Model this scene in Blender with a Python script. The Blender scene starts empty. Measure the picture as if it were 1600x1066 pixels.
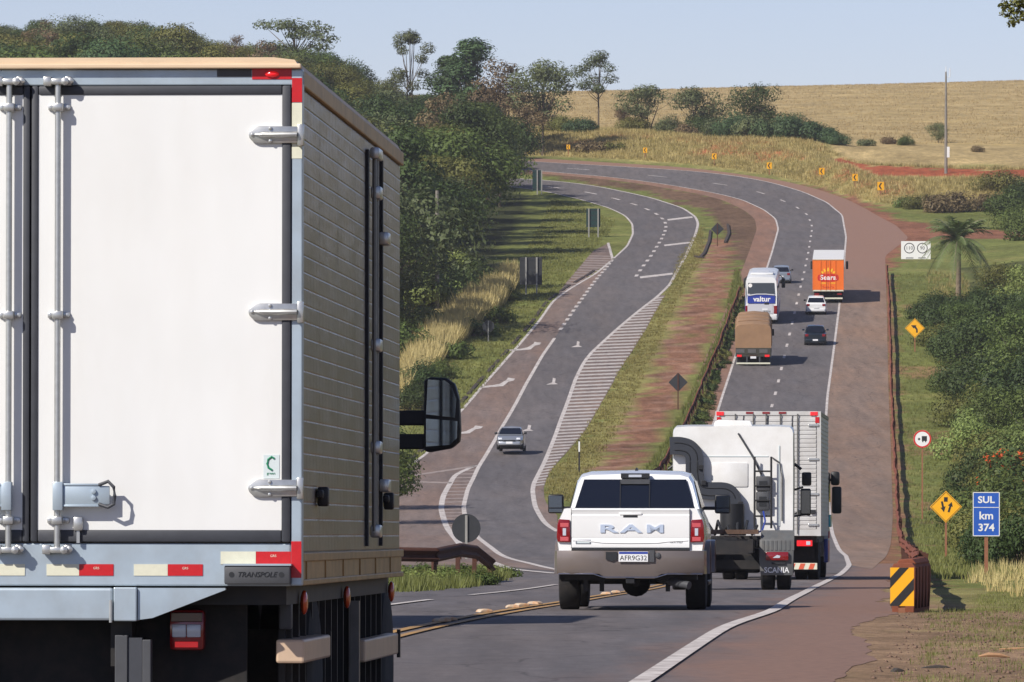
import bpy, bmesh, math, random
import numpy as np
from mathutils import Vector, Matrix, noise as mnoise
from mathutils.geometry import tessellate_polygon

# ------------------------------------------------------------------ camera, sky, sun, exposure
sc = bpy.context.scene
col = sc.collection
F = 11111.0          # focal length in photo pixels (250 mm on a 36 mm sensor, 1600 px wide)
HY = 600.0           # photo row of the true horizon
cam_d = bpy.data.cameras.new('camera'); cam = bpy.data.objects.new('camera', cam_d); col.objects.link(cam)
cam.location = (0, 0, 0); cam.rotation_euler = (math.radians(90), 0, 0)
cam_d.lens = 250; cam_d.sensor_width = 36; cam_d.shift_y = (HY - 533) / 1600
cam_d.clip_start = 1; cam_d.clip_end = 12000
sc.camera = cam
SUN = Vector((-0.92, -0.92, 1.0)).normalized()      # direction towards the sun
elev = math.asin(SUN.z); azim = math.atan2(SUN.x, SUN.y)
w = bpy.data.worlds.new('World'); sc.world = w; w.use_nodes = True
nt = w.node_tree; bg = nt.nodes['Background']
sky = nt.nodes.new('ShaderNodeTexSky'); sky.sky_type = 'NISHITA'; sky.sun_disc = False
sky.sun_elevation = elev; sky.sun_rotation = azim; sky.altitude = 600
sky.air_density = .75; sky.dust_density = .35; sky.ozone_density = 4.5
tint = nt.nodes.new('ShaderNodeVectorMath'); tint.operation = 'MULTIPLY'; tint.inputs[1].default_value = (1.22, .955, .92)   # dry-season haze takes the green out of the sky
nt.links.new(sky.outputs[0], tint.inputs[0]); nt.links.new(tint.outputs[0], bg.inputs[0]); bg.inputs[1].default_value = 0.106
sd = bpy.data.lights.new('sun', 'SUN'); sun = bpy.data.objects.new('sun', sd); col.objects.link(sun)
sd.energy = 4.6; sd.angle = math.radians(0.53); sd.color = (1.0, 0.95, 0.88)
sun.rotation_euler = SUN.to_track_quat('Z', 'Y').to_euler(); sun.location = (-60, -60, 120)
sc.view_settings.view_transform = 'Standard'; sc.view_settings.look = 'None'
sc.view_settings.exposure = 0.16; sc.view_settings.gamma = 1.0; sc.view_settings.use_curve_mapping = False
sc.cycles.use_denoising = True
sc.cycles.max_bounces = 6; sc.cycles.diffuse_bounces = 2; sc.cycles.glossy_bounces = 3
sc.cycles.transmission_bounces = 4; sc.cycles.volume_bounces = 0; sc.cycles.transparent_max_bounces = 6
R = random.Random(7)
rng = np.random.default_rng(11)

# ------------------------------------------------------------------ materials
def lin(c):
    f = lambda v: (v / 12.92 if v <= .04045 else ((v + .055) / 1.055) ** 2.4)
    return tuple(f(x / 255.0) for x in c) + (1.0,)
MATS = {}
def mat(name, c, rough=.6, metal=0., var=0., scale=8., bump=0., bscale=None, spec=.5, emit=None, coat=0., objvar=0., dirt=None, dscale=1.5, damt=.5, trans=0., coords='Object', stretch=None):
    """Procedural principled material. c is sRGB 0-255. var: brightness noise; dirt: second colour mixed by noise."""
    if name in MATS: return MATS[name]
    m = bpy.data.materials.new(name); m.use_nodes = True; MATS[name] = m
    t = m.node_tree; N = t.nodes; L = t.links; b = N['Principled BSDF']
    b.inputs['Base Color'].default_value = lin(c); b.inputs['Roughness'].default_value = rough
    b.inputs['Metallic'].default_value = metal; b.inputs['Specular IOR Level'].default_value = spec
    if coat: b.inputs['Coat Weight'].default_value = coat; b.inputs['Coat Roughness'].default_value = .06
    if trans: b.inputs['Transmission Weight'].default_value = trans
    if emit: b.inputs['Emission Color'].default_value = lin(c); b.inputs['Emission Strength'].default_value = emit
    tc = N.new('ShaderNodeTexCoord') if coords == 'Object' else N.new('ShaderNodeNewGeometry')
    src = tc.outputs['Object'] if coords == 'Object' else tc.outputs['Position']
    if stretch:
        mp = N.new('ShaderNodeMapping'); mp.inputs['Scale'].default_value = stretch; L.new(src, mp.inputs[0]); src = mp.outputs[0]
    cur = None
    def rgb():
        n = N.new('ShaderNodeRGB'); n.outputs[0].default_value = lin(c); return n.outputs[0]
    if dirt:
        n = N.new('ShaderNodeTexNoise'); n.inputs['Scale'].default_value = dscale; n.inputs['Detail'].default_value = 6; n.inputs['Roughness'].default_value = .65
        L.new(src, n.inputs['Vector'])
        r = N.new('ShaderNodeMapRange'); r.inputs[1].default_value = .42; r.inputs[2].default_value = .72; r.inputs[4].default_value = damt
        L.new(n.outputs['Fac'], r.inputs[0])
        mx = N.new('ShaderNodeMix'); mx.data_type = 'RGBA'; L.new(r.outputs[0], mx.inputs[0])
        L.new(rgb(), mx.inputs[6]); mx.inputs[7].default_value = lin(dirt); cur = mx.outputs[2]
    if var:
        n = N.new('ShaderNodeTexNoise'); n.inputs['Scale'].default_value = scale; n.inputs['Detail'].default_value = 7; n.inputs['Roughness'].default_value = .6
        L.new(src, n.inputs['Vector'])
        r = N.new('ShaderNodeMapRange'); r.inputs[1].default_value = .3; r.inputs[2].default_value = .7
        r.inputs[3].default_value = 1 - var; r.inputs[4].default_value = 1 + var; L.new(n.outputs['Fac'], r.inputs[0])
        mx = N.new('ShaderNodeVectorMath'); mx.operation = 'MULTIPLY'; L.new(cur or rgb(), mx.inputs[0]); L.new(r.outputs[0], mx.inputs[1]); cur = mx.outputs[0]
    if objvar:
        oi = N.new('ShaderNodeObjectInfo'); hs = N.new('ShaderNodeHueSaturation')
        r = N.new('ShaderNodeMapRange'); r.inputs[3].default_value = 1 - objvar; r.inputs[4].default_value = 1 + objvar; L.new(oi.outputs['Random'], r.inputs[0])
        r2 = N.new('ShaderNodeMapRange'); r2.inputs[3].default_value = .5 - objvar * .06; r2.inputs[4].default_value = .5 + objvar * .05
        wn = N.new('ShaderNodeTexWhiteNoise'); wn.noise_dimensions = '1D'; L.new(oi.outputs['Random'], wn.inputs['W']); L.new(wn.outputs['Value'], r2.inputs[0])
        L.new(r.outputs[0], hs.inputs['Value']); L.new(r2.outputs[0], hs.inputs['Hue']); L.new(cur or rgb(), hs.inputs['Color']); cur = hs.outputs[0]
    if cur: L.new(cur, b.inputs['Base Color'])
    if bump:
        n = N.new('ShaderNodeTexNoise'); n.inputs['Scale'].default_value = bscale or scale * 3; n.inputs['Detail'].default_value = 5
        L.new(src, n.inputs['Vector'])
        bp = N.new('ShaderNodeBump'); bp.inputs['Strength'].default_value = bump; bp.inputs['Distance'].default_value = .02
        L.new(n.outputs['Fac'], bp.inputs['Height']); L.new(bp.outputs[0], b.inputs['Normal'])
    return m
def leaf_mat(name, c, var=.25, objvar=.22):
    m = mat(name, c, rough=.55, spec=.25, var=var, scale=.9, objvar=objvar)
    t = m.node_tree; b = t.nodes['Principled BSDF']; out = t.nodes['Material Output']
    tr = t.nodes.new('ShaderNodeBsdfTranslucent'); ms = t.nodes.new('ShaderNodeMixShader'); ms.inputs[0].default_value = .28
    lk = b.inputs['Base Color'].links[0].from_socket
    t.links.new(lk, tr.inputs['Color']); t.links.new(b.outputs[0], ms.inputs[1]); t.links.new(tr.outputs[0], ms.inputs[2]); t.links.new(ms.outputs[0], out.inputs[0])
    return m

# ------------------------------------------------------------------ mesh helpers
class MB:
    def __init__(s): s.bm = bmesh.new()
    def poly(s, pts):
        vs = [s.bm.verts.new(p) for p in pts]
        return s.bm.faces.new(vs)
    def box(s, x0, x1, y0, y1, z0, z1, bev=0., M=None):
        b2 = bmesh.new() if bev else s.bm
        vs = [b2.verts.new((x, y, z)) for x in (x0, x1) for y in (y0, y1) for z in (z0, z1)]
        for f in ((0, 1, 3, 2), (4, 6, 7, 5), (0, 4, 5, 1), (2, 3, 7, 6), (0, 2, 6, 4), (1, 5, 7, 3)): b2.faces.new([vs[i] for i in f])
        if bev:
            bmesh.ops.bevel(b2, geom=b2.edges[:], offset=bev, segments=2, affect='EDGES', profile=.5)
            if M: bmesh.ops.transform(b2, matrix=M, verts=b2.verts)
            me = bpy.data.meshes.new('t'); b2.to_mesh(me); b2.free(); s.bm.from_mesh(me); bpy.data.meshes.remove(me)
        elif M: bmesh.ops.transform(b2, matrix=M, verts=vs)
        return s
    def prism(s, pts, axis, a, b, bev=0.):
        """2D outline pts extruded along axis ('x','y','z') from a to b."""
        def P(p, t): return {'x': (t, p[0], p[1]), 'y': (p[0], t, p[1]), 'z': (p[0], p[1], t)}[axis]
        bb = bmesh.new()
        A = [bb.verts.new(P(p, a)) for p in pts]; B = [bb.verts.new(P(p, b)) for p in pts]; n = len(pts)
        bb.faces.new(A); bb.faces.new(B[::-1])
        for i in range(n): bb.faces.new((A[i], B[i], B[(i + 1) % n], A[(i + 1) % n]))
        bmesh.ops.recalc_face_normals(bb, faces=bb.faces)
        if bev: bmesh.ops.bevel(bb, geom=bb.edges[:], offset=bev, segments=2, affect='EDGES', profile=.5)
        me = bpy.data.meshes.new('t'); bb.to_mesh(me); bb.free(); s.bm.from_mesh(me); bpy.data.meshes.remove(me)
        return s
    def tube(s, path, r, n=8, cap=True):
        path = [Vector(p) for p in path]; rs = r if isinstance(r, (list, tuple)) else [r] * len(path)
        rings = []
        for i, p in enumerate(path):
            d = (path[min(i + 1, len(path) - 1)] - path[max(i - 1, 0)])
            if d.length < 1e-9: d = Vector((0, 0, 1))
            d.normalize(); u = d.cross(Vector((0, 0, 1)))
            if u.length < .05: u = d.cross(Vector((0, 1, 0)))
            u.normalize(); v = d.cross(u)
            rings.append([s.bm.verts.new(p + (u * math.cos(2 * math.pi * k / n) + v * math.sin(2 * math.pi * k / n)) * rs[i]) for k in range(n)])
        for a, b in zip(rings, rings[1:]):
            for k in range(n): s.bm.faces.new((a[k], a[(k + 1) % n], b[(k + 1) % n], b[k]))
        if cap: s.bm.faces.new(rings[0][::-1]); s.bm.faces.new(rings[-1])
        return s
    def lathe(s, prof, c, axis='x', n=24):
        """prof: (r, t) along the axis through c."""
        rings = []
        for r, t in prof:
            ring = []
            for k in range(n):
                a = 2 * math.pi * k / n; u, v = r * math.cos(a), r * math.sin(a)
                q = {'x': (t, u, v), 'y': (u, t, v), 'z': (u, v, t)}[axis]
                ring.append(s.bm.verts.new((c[0] + q[0], c[1] + q[1], c[2] + q[2])))
            rings.append(ring)
        for a, b in zip(rings, rings[1:]):
            for k in range(n): s.bm.faces.new((a[k], a[(k + 1) % n], b[(k + 1) % n], b[k]))
        s.bm.faces.new(rings[0][::-1]); s.bm.faces.new(rings[-1])
        return s
    def loft(s, secs, cap=True, closed=True):
        """secs: lists of equal-length point loops."""
        rings = [[s.bm.verts.new(p) for p in q] for q in secs]; n = len(rings[0])
        for a, b in zip(rings, rings[1:]):
            for k in range(n if closed else n - 1): s.bm.faces.new((a[k], a[(k + 1) % n], b[(k + 1) % n], b[k]))
        if cap and closed: s.bm.faces.new(rings[0][::-1]); s.bm.faces.new(rings[-1])
        return s
    def sphere(s, c, r, sc3=(1, 1, 1), u=12, v=8):
        M = Matrix.Translation(c) @ Matrix.Diagonal((r * sc3[0], r * sc3[1], r * sc3[2], 1))
        bmesh.ops.create_uvsphere(s.bm, u_segments=u, v_segments=v, radius=1, matrix=M); return s
    def build(s, name, m, parent=None, smooth=False, fix=True, angle=None):
        if fix: bmesh.ops.recalc_face_normals(s.bm, faces=s.bm.faces)
        me = bpy.data.meshes.new(name); s.bm.to_mesh(me); s.bm.free()
        return link(name, me, m, parent, smooth, angle)
def link(name, me, m, parent=None, smooth=False, angle=None):
    if m is not None and not me.materials: me.materials.append(MATS[m] if isinstance(m, str) else m)
    if smooth:
        me.polygons.foreach_set('use_smooth', [True] * len(me.polygons))
        try: me.set_sharp_from_angle(angle=math.radians(angle or 35))
        except Exception: pass
    o = bpy.data.objects.new(name, me); col.objects.link(o)
    if parent is not None: o.parent = parent
    return o
def tag(o, label=None, cat=None, group=None, kind=None):
    if label: o['label'] = label
    if cat: o['category'] = cat
    if group: o['group'] = group
    if kind: o['kind'] = kind
    return o
def empty(name, M, label, cat, group=None):
    o = bpy.data.objects.new(name, None); col.objects.link(o); o.empty_display_size = .3
    o.matrix_world = M if isinstance(M, Matrix) else Matrix.Translation(M)
    return tag(o, label, cat, group)
def copy_tree(o, parent=None):
    c = o.copy(); col.objects.link(c); c.parent = parent
    for ch in list(o.children): copy_tree(ch, c)
    return c
_fc = {}
def text_part(s, size, m, parent, M, name='lettering', ext=.002, align='CENTER', sx=1.0, bold=0., shear=0.):
    cu = bpy.data.curves.new('txt', 'FONT'); cu.body = s; cu.size = size; cu.extrude = ext; cu.align_x = align; cu.align_y = 'CENTER'; cu.resolution_u = 3
    cu.offset = bold; cu.shear = shear
    to = bpy.data.objects.new('txt', cu); col.objects.link(to)
    dg = bpy.context.evaluated_depsgraph_get(); me = bpy.data.meshes.new_from_object(to.evaluated_get(dg))
    bpy.data.objects.remove(to); bpy.data.curves.remove(cu)
    me.transform(M @ Matrix.Diagonal((sx, 1, 1, 1)))
    me.materials.clear(); me.name = name
    return link(name, me, m, parent)
# text facing the camera (-y): x right, z up
def TM(x, y, z): return Matrix.Translation((x, y, z)) @ Matrix.Rotation(math.pi / 2, 4, 'X')

# ------------------------------------------------------------------ terrain
PK = [(-400, 6), (-60, -.5), (0, -1.45), (34, -2.0), (97, -3.09), (148, -4.26), (174, -4.80), (240, -6.1), (300, -6.95), (345, -6.98), (400, -5.75), (450, -3.65),
      (483, -1.74), (540, 2.45), (594, 6.7), (680, 12.6), (756, 17.7), (790, 20.6), (815, 23.4), (840, 26.6), (880, 29.6), (1000, 35.6), (1250, 48.6), (1500, 61.2), (1700, 66), (2600, 60), (6000, 40)]
def pchip(K, xs):
    x = np.array([k[0] for k in K], float); y = np.array([k[1] for k in K], float)
    h = np.diff(x); d = np.diff(y) / h; m = np.zeros_like(y)
    m[1:-1] = np.where(d[:-1] * d[1:] > 0, (h[:-1] + h[1:]) * 1.5 / ((2 * h[1:] + h[:-1]) * .5 / np.where(d[:-1] == 0, 1, d[:-1]) + (h[1:] + 2 * h[:-1]) * .5 / np.where(d[1:] == 0, 1, d[1:])) / 1.0, 0)
    m[1:-1] = np.where(d[:-1] * d[1:] > 0, 3 * (h[:-1] + h[1:]) / ((2 * h[1:] + h[:-1]) / np.where(d[:-1] == 0, 1, d[:-1]) + (h[1:] + 2 * h[:-1]) / np.where(d[1:] == 0, 1, d[1:])), 0)
    m[0] = d[0]; m[-1] = d[-1]
    i = np.clip(np.searchsorted(x, xs) - 1, 0, len(h) - 1); t = (xs - x[i]) / h[i]
    return (2 * t**3 - 3 * t**2 + 1) * y[i] + (t**3 - 2 * t**2 + t) * h[i] * m[i] + (-2 * t**3 + 3 * t**2) * y[i + 1] + (t**3 - t**2) * h[i] * m[i + 1]
KY = np.concatenate([np.arange(-400, 0, 20), np.arange(0, 1002, 2), np.arange(1010, 1720, 10), np.arange(1800, 6001, 200)]).astype(float)
KZ = pchip(PK, KY)
def prof(Y): return np.interp(Y, KY, KZ)
def PX(px, py, d): return Vector(((px - 800) * d / F, d, (HY - py) * d / F))
_ys = np.arange(40, 860, .25); _pys = HY - prof(_ys) * F / _ys
_o = np.argsort(-_pys)
def Y_of(py): return float(np.interp(-py, -_pys, _ys)) if True else 0
# make rows monotone for inversion
_pys = np.minimum.accumulate(_pys)
def G(px, py):
    """plan position (X, Y) of a photo pixel on the road surface"""
    Y = float(np.interp(-py, -_pys, _ys)); return ((px - 800) * Y / F, Y)
def GL(l): return [G(*p) for p in l]
def sst(t): t = np.clip(t, 0, 1); return t * t * (3 - 2 * t)
FE = [(380, -14), (450, -8.1), (510, -6.9), (570, -5.1), (640, -.9), (700, 0.), (780, 3.), (840, 1.), (900, -2.), (1000, -8)]
BK = GL([(300, 238), (600, 240), (845, 244), (960, 250), (1080, 258), (1200, 274), (1290, 294), (1340, 311), (1385, 322)]) + [(58, 770), (75, 764), (200, 760)]
def hnoise(X, Y, s): 
    return (np.sin(X * s * 1.3 + 1.7 * np.sin(Y * s * .9)) + np.sin(Y * s * 1.1 + 2.1 * np.sin(X * s * .7 + 1)) + .6 * np.sin((X + Y) * s * 2.3)) / 2.6
RAILR = [(96, 5.5), (120, 6.85), (150, 8.5), (170, 9.6), (200, 11.25), (260, 14.3), (320, 17.4), (400, 21.6), (480, 25.65), (590, 31.3), (640, 33.7)]
def gz(X, Y):
    X = np.asarray(X, float); Y = np.asarray(Y, float); z = prof(Y)
    xf = np.interp(Y, [a for a, b in FE], [b for a, b in FE])
    z = z + 7.5 * sst((xf - 3 - X) / 48) * sst((Y - 390) / 120) * (1 - sst((Y - 1000) / 300) * .9)
    s = Y - np.interp(X, [a for a, b in BK], [b for a, b in BK])
    z = z + (1.9 + .5 * hnoise(X, Y, .11)) * sst(s / 20) * (1 - .75 * sst((s - 32) / 70))
    xr = np.interp(Y, [a for a, b in RAILR], [b for a, b in RAILR]) + 5
    z = z + 3.2 * sst((X - xr) / 26) * sst((Y - 190) / 60) * (1 - sst((Y - 640) / 80))
    z = z + .024 * (X - 20) * sst((Y - 900) / 500) * (1 - sst((Y - 1600) / 800))
    return z
def gz1(X, Y): return float(gz(X, Y))
def inpoly(X, Y, poly):
    ins = np.zeros(X.shape, bool); n = len(poly)
    for i in range(n):
        x0, y0 = poly[i]; x1, y1 = poly[(i + 1) % n]
        if y0 == y1: continue
        c = ((y0 > Y) != (y1 > Y)) & (X < (x1 - x0) * (Y - y0) / (y1 - y0) + x0); ins ^= c
    return ins
# ------------------------------------------------------------------ road layout (photo pixels on the road surface -> plan)
LR = [(1118, 905), (1098, 880), (1092, 850), (1092, 800), (1098, 740), (1112, 670), (1129, 618), (1149, 557), (1172, 495), (1196, 426), (1207, 392), (1216, 358), (1212, 342), (1194, 328), (1160, 312), (1120, 302), (1040, 288), (960, 277), (838, 267), (700, 258)]
RR = [(960, 1095), (1005, 1066), (1136, 979), (1208, 957), (1269, 920), (1312, 899), (1327, 884), (1322, 869), (1310, 858), (1301, 836), (1295, 790), (1291, 720), (1290, 660), (1293, 618), (1311, 482), (1319, 409), (1322, 370), (1316, 336), (1292, 316), (1256, 300), (1208, 286), (1160, 276), (1080, 267), (960, 260), (841, 253.5), (700, 246)]
R_l = [(871, 831), (851, 817), (836, 792), (832, 768), (834, 755), (842, 740), (851, 722), (876, 657), (899, 593), (912, 567), (925, 550), (959, 519), (992, 491), (1026, 465), (1046, 446), (1072, 399), (1086, 369), (1091, 350), (1087, 339), (1067, 325), (1018, 309), (963, 297), (909, 287), (848, 281), (700, 273)]
L_l = [(885, 894), (871, 891), (814, 878), (771, 859), (747, 841), (727, 810), (724, 792), (731, 764), (747, 731), (784, 668), (821, 602), (848, 555), (884, 503), (906, 472), (933, 435), (948, 418), (957, 406), (980, 385), (989, 366), (988, 350), (977, 337), (952, 325), (909, 312), (854, 299), (700, 279)]
E_l = [(600, 757), (639, 728), (666, 710), (716, 647), (755, 602), (797, 555), (844, 500), (865, 470), (890, 452), (931, 428), (957, 406)]
K_l = [(869, 897), (799, 890), (753, 874), (728, 862), (701, 829), (689, 795), (692, 776), (711, 741), (743, 728)]
D_l = [(840, 290), (886, 295), (917, 300), (944, 306), (967, 312), (987, 318), (1004, 324), (1020, 331), (1031, 338), (1039, 346), (1041, 354), (1039, 362), (1035, 371), (1030, 380), (1018, 399), (1002, 420), (990, 438)]
HR = [(1040, 461), (1007, 519), (967, 581), (942, 626), (908, 682), (880, 713), (868, 726), (857, 742), (849, 761), (851, 783), (871, 806)]
YC = [(560, 1003), (632, 985), (747, 962), (872, 943), (960, 928), (1030, 915), (1075, 900)]

def resample(pts, step):
    out = [Vector(pts[0])]; 
    for a, b in zip(pts, pts[1:]):
        a, b = Vector(a), Vector(b); n = max(1, int((b - a).length / step))
        for i in range(1, n + 1): out.append(a.lerp(b, i / n))
    return out
def smooth(pts, step=2.5, k=3):
    p = resample(pts, step)
    for _ in range(k): p = [p[0]] + [(p[i - 1] + p[i] * 2 + p[i + 1]) / 4 for i in range(1, len(p) - 1)] + [p[-1]]
    return p
def sheet_mesh(polys, off, name):
    """flat polygons in plan laid on the terrain, cut at the terrain's 2 m rows"""
    bm = bmesh.new()
    for poly in polys:
        V = [Vector((p[0], p[1], 0)) for p in poly]
        vs = [bm.verts.new(v) for v in V]
        for t in tessellate_polygon([V]):
            try: bm.faces.new([vs[i] for i in t])
            except ValueError: pass
    ys = [v.co.y for v in bm.verts]; y = math.floor(min(ys) / 2) * 2
    while y < max(ys):
        if len(polys) < 400:
            bmesh.ops.bisect_plane(bm, geom=bm.verts[:] + bm.edges[:] + bm.faces[:], plane_co=(0, y, 0), plane_no=(0, 1, 0))
        y += 2
    bm.verts.ensure_lookup_table()
    z = prof(np.array([v.co.y for v in bm.verts]))
    for v, q in zip(bm.verts, z): v.co.z = q + off
    for f in bm.faces:
        f.normal_update()
        if f.normal.z < 0: f.normal_flip()
    me = bpy.data.meshes.new(name); bm.to_mesh(me); bm.free(); return me
def sheet(name, polys, off, m, parent=None, kind='structure'):
    o = link(name, sheet_mesh(polys, off, name), m, parent)
    if parent is None and kind: o['kind'] = kind
    return o
def band(pts, w0, w1=None):
    """polygon strips along a plan polyline, from w0 to w1 metres to the right"""
    L, Rr = [], []
    for i, p in enumerate(pts):
        d = (pts[min(i + 1, len(pts) - 1)] - pts[max(i - 1, 0)]).normalized(); n = Vector((d.y, -d.x))
        L.append(p + n * w0); Rr.append(p + n * w1)
    return [[L[i], L[i + 1], Rr[i + 1], Rr[i]] for i in range(len(pts) - 1)]
def along(pts, a, b):
    """sub-polyline between arc lengths a and b"""
    out = []; s = 0
    for p, q in zip(pts, pts[1:]):
        l = (q - p).length
        if s + l >= a and s <= b:
            t0 = max(0, (a - s) / l); t1 = min(1, (b - s) / l)
            if not out: out.append(p.lerp(q, t0))
            out.append(p.lerp(q, t1))
        s += l
    return out
def length(pts): return sum((b - a).length for a, b in zip(pts, pts[1:]))

# ---- asphalt / paint / soil materials
def asphalt(name, c, c2, patch=.5, cracks=True):
    m = bpy.data.materials.new(name); m.use_nodes = True; MATS[name] = m
    t = m.node_tree; N = t.nodes; L = t.links; b = N['Principled BSDF']; b.inputs['Roughness'].default_value = .82; b.inputs['Specular IOR Level'].default_value = .35
    g = N.new('ShaderNodeNewGeometry')
    def nz(s, st=(1, 1, 1), d=6):
        mp = N.new('ShaderNodeMapping'); mp.inputs['Scale'].default_value = st; L.new(g.outputs['Position'], mp.inputs[0])
        n = N.new('ShaderNodeTexNoise'); n.inputs['Scale'].default_value = s; n.inputs['Detail'].default_value = d; n.inputs['Roughness'].default_value = .62
        L.new(mp.outputs[0], n.inputs['Vector']); return n.outputs['Fac']
    def rng_(f, a, b_, lo, hi):
        r = N.new('ShaderNodeMapRange'); r.inputs[1].default_value = a; r.inputs[2].default_value = b_; r.inputs[3].default_value = lo; r.inputs[4].default_value = hi; L.new(f, r.inputs[0]); return r.outputs[0]
    mx = N.new('ShaderNodeMix'); mx.data_type = 'RGBA'; L.new(rng_(nz(.35, (1, .12, 1)), .4, .65, 0, patch), mx.inputs[0])
    mx.inputs[6].default_value = lin(c); mx.inputs[7].default_value = lin(c2); cur = mx.outputs[2]
    for f in (rng_(nz(1.6, (1, .05, 1)), .3, .7, .78, 1.17), rng_(nz(.02, (1, .5, 1), 3), .3, .7, .85, 1.13), rng_(nz(38), .3, .7, .74, 1.25), rng_(nz(5, (1, .3, 1)), .3, .7, .86, 1.15)):
        v = N.new('ShaderNodeVectorMath'); v.operation = 'MULTIPLY'; L.new(cur, v.inputs[0]); L.new(f, v.inputs[1]); cur = v.outputs[0]
    if cracks:
        mp = N.new('ShaderNodeMapping'); mp.inputs['Scale'].default_value = (1, .35, 1); L.new(g.outputs['Position'], mp.inputs[0])
        n2 = N.new('ShaderNodeTexNoise'); n2.inputs['Scale'].default_value = 1.2; L.new(mp.outputs[0], n2.inputs['Vector'])
        va = N.new('ShaderNodeVectorMath'); va.operation = 'ADD'; L.new(mp.outputs[0], va.inputs[0]); L.new(n2.outputs['Color'], va.inputs[1])
        vo = N.new('ShaderNodeTexVoronoi'); vo.feature = 'DISTANCE_TO_EDGE'; vo.inputs['Scale'].default_value = .3; L.new(va.outputs[0], vo.inputs['Vector'])
        f = rng_(vo.outputs['Distance'], .0, .012, .62, 1.0)
        v = N.new('ShaderNodeVectorMath'); v.operation = 'MULTIPLY'; L.new(cur, v.inputs[0]); L.new(f, v.inputs[1]); cur = v.outputs[0]
    L.new(cur, b.inputs['Base Color'])
    bp = N.new('ShaderNodeBump'); bp.inputs['Strength'].default_value = .35; bp.inputs['Distance'].default_value = .01; L.new(nz(60), bp.inputs['Height']); L.new(bp.outputs[0], b.inputs['Normal'])
    return m
asphalt('asphalt_lane', (103, 98, 97), (111, 102, 97), .6)
na = asphalt('asphalt_near', (100, 95, 95), (111, 101, 96), .6)
asphalt('asphalt_brown', (124, 109, 101), (134, 110, 95), .75)
asphalt('soil_shoulder', (138, 108, 90), (148, 110, 88), .8, False)
def paint(name, c, worn):
    m = mat(name, c, .7, var=.12, scale=3, coords='Position', dirt=worn, dscale=2.6, damt=.95)
    return m
paint('paint_rib', (196, 188, 180), (150, 138, 130)); paint('paint_white', (214, 206, 198), (138, 122, 114)); paint('paint_faded', (168, 152, 142), (112, 98, 92)); paint('paint_yellow', (186, 142, 76), (122, 106, 92))

# red dust: blown over the near shoulder (thickest at the outer edge), and over the shoulder near the dirt exit
def dust(m, vec, lo, hi, c, nscale, namp, stretch=(1, .16, 1)):
    t = m.node_tree; N = t.nodes; L = t.links; b = N['Principled BSDF']; src = b.inputs['Base Color'].links[0].from_socket
    g = N.new('ShaderNodeNewGeometry'); dt = N.new('ShaderNodeVectorMath'); dt.operation = 'DOT_PRODUCT'; dt.inputs[1].default_value = vec; L.new(g.outputs['Position'], dt.inputs[0])
    n1 = N.new('ShaderNodeTexNoise'); n1.inputs['Scale'].default_value = nscale; n1.inputs['Detail'].default_value = 7; n1.inputs['Roughness'].default_value = .7
    mp = N.new('ShaderNodeMapping'); mp.inputs['Scale'].default_value = stretch; L.new(g.outputs['Position'], mp.inputs[0]); L.new(mp.outputs[0], n1.inputs['Vector'])
    ad = N.new('ShaderNodeMath'); ad.operation = 'MULTIPLY_ADD'; ad.inputs[1].default_value = namp; L.new(n1.outputs['Fac'], ad.inputs[0]); L.new(dt.outputs['Value'], ad.inputs[2])
    r = N.new('ShaderNodeMapRange'); r.interpolation_type = 'SMOOTHSTEP'; r.inputs[1].default_value = lo; r.inputs[2].default_value = hi; r.inputs[4].default_value = .9; L.new(ad.outputs[0], r.inputs[0])
    mx = N.new('ShaderNodeMix'); mx.data_type = 'RGBA'; L.new(r.outputs[0], mx.inputs[0]); L.new(src, mx.inputs[6])
    dv = N.new('ShaderNodeVectorMath'); dv.operation = 'MULTIPLY'; dv.inputs[0].default_value = lin(c)[:3]; r2 = N.new('ShaderNodeMapRange'); r2.inputs[3].default_value = .82; r2.inputs[4].default_value = 1.18; r2.inputs[1].default_value = .3; r2.inputs[2].default_value = .7
    n2 = N.new('ShaderNodeTexNoise'); n2.inputs['Scale'].default_value = 9; n2.inputs['Detail'].default_value = 6; L.new(g.outputs['Position'], n2.inputs['Vector']); L.new(n2.outputs['Fac'], r2.inputs[0]); L.new(r2.outputs[0], dv.inputs[1]); L.new(dv.outputs[0], mx.inputs[7])
    L.new(mx.outputs[2], b.inputs['Base Color'])
dust(na, (1, -.058, 0), -1.7, .1, (134, 104, 88), .9, 2.6)
ms_ = asphalt('asphalt_shoulder', (132, 113, 99), (144, 116, 95), .75); dust(ms_, (.0, 1, 0), 600, 690, (146, 112, 94), .12, 50, (1, .25, 1))
def rev(l): return l[::-1]
lr, rr, rl, ll, el, kl, dl, hr, yc = [[Vector(q) for q in GL(x)] for x in (LR, RR, R_l, L_l, E_l, K_l, D_l, HR, YC)]
def ext(pts, a, b): # offset polyline polygon
    return [q[0] for q in band(pts, a, b)] + [band(pts, a, b)[-1][1]], [q[3] for q in band(pts, a, b)] + [band(pts, a, b)[-1][2]]
rrs, lrs, rls, lls, els, kls, dls, hrs, ycs = [smooth(x) for x in (rr, lr, rl, ll, el, kl, dl, hr, yc)]
def strip(pts, a, b): return [[tuple(v) for v in q] for q in band(pts, a, b)]
def split_y(pts, y0, y1): return [p for p in pts if y0 <= p.y <= y1]

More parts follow.
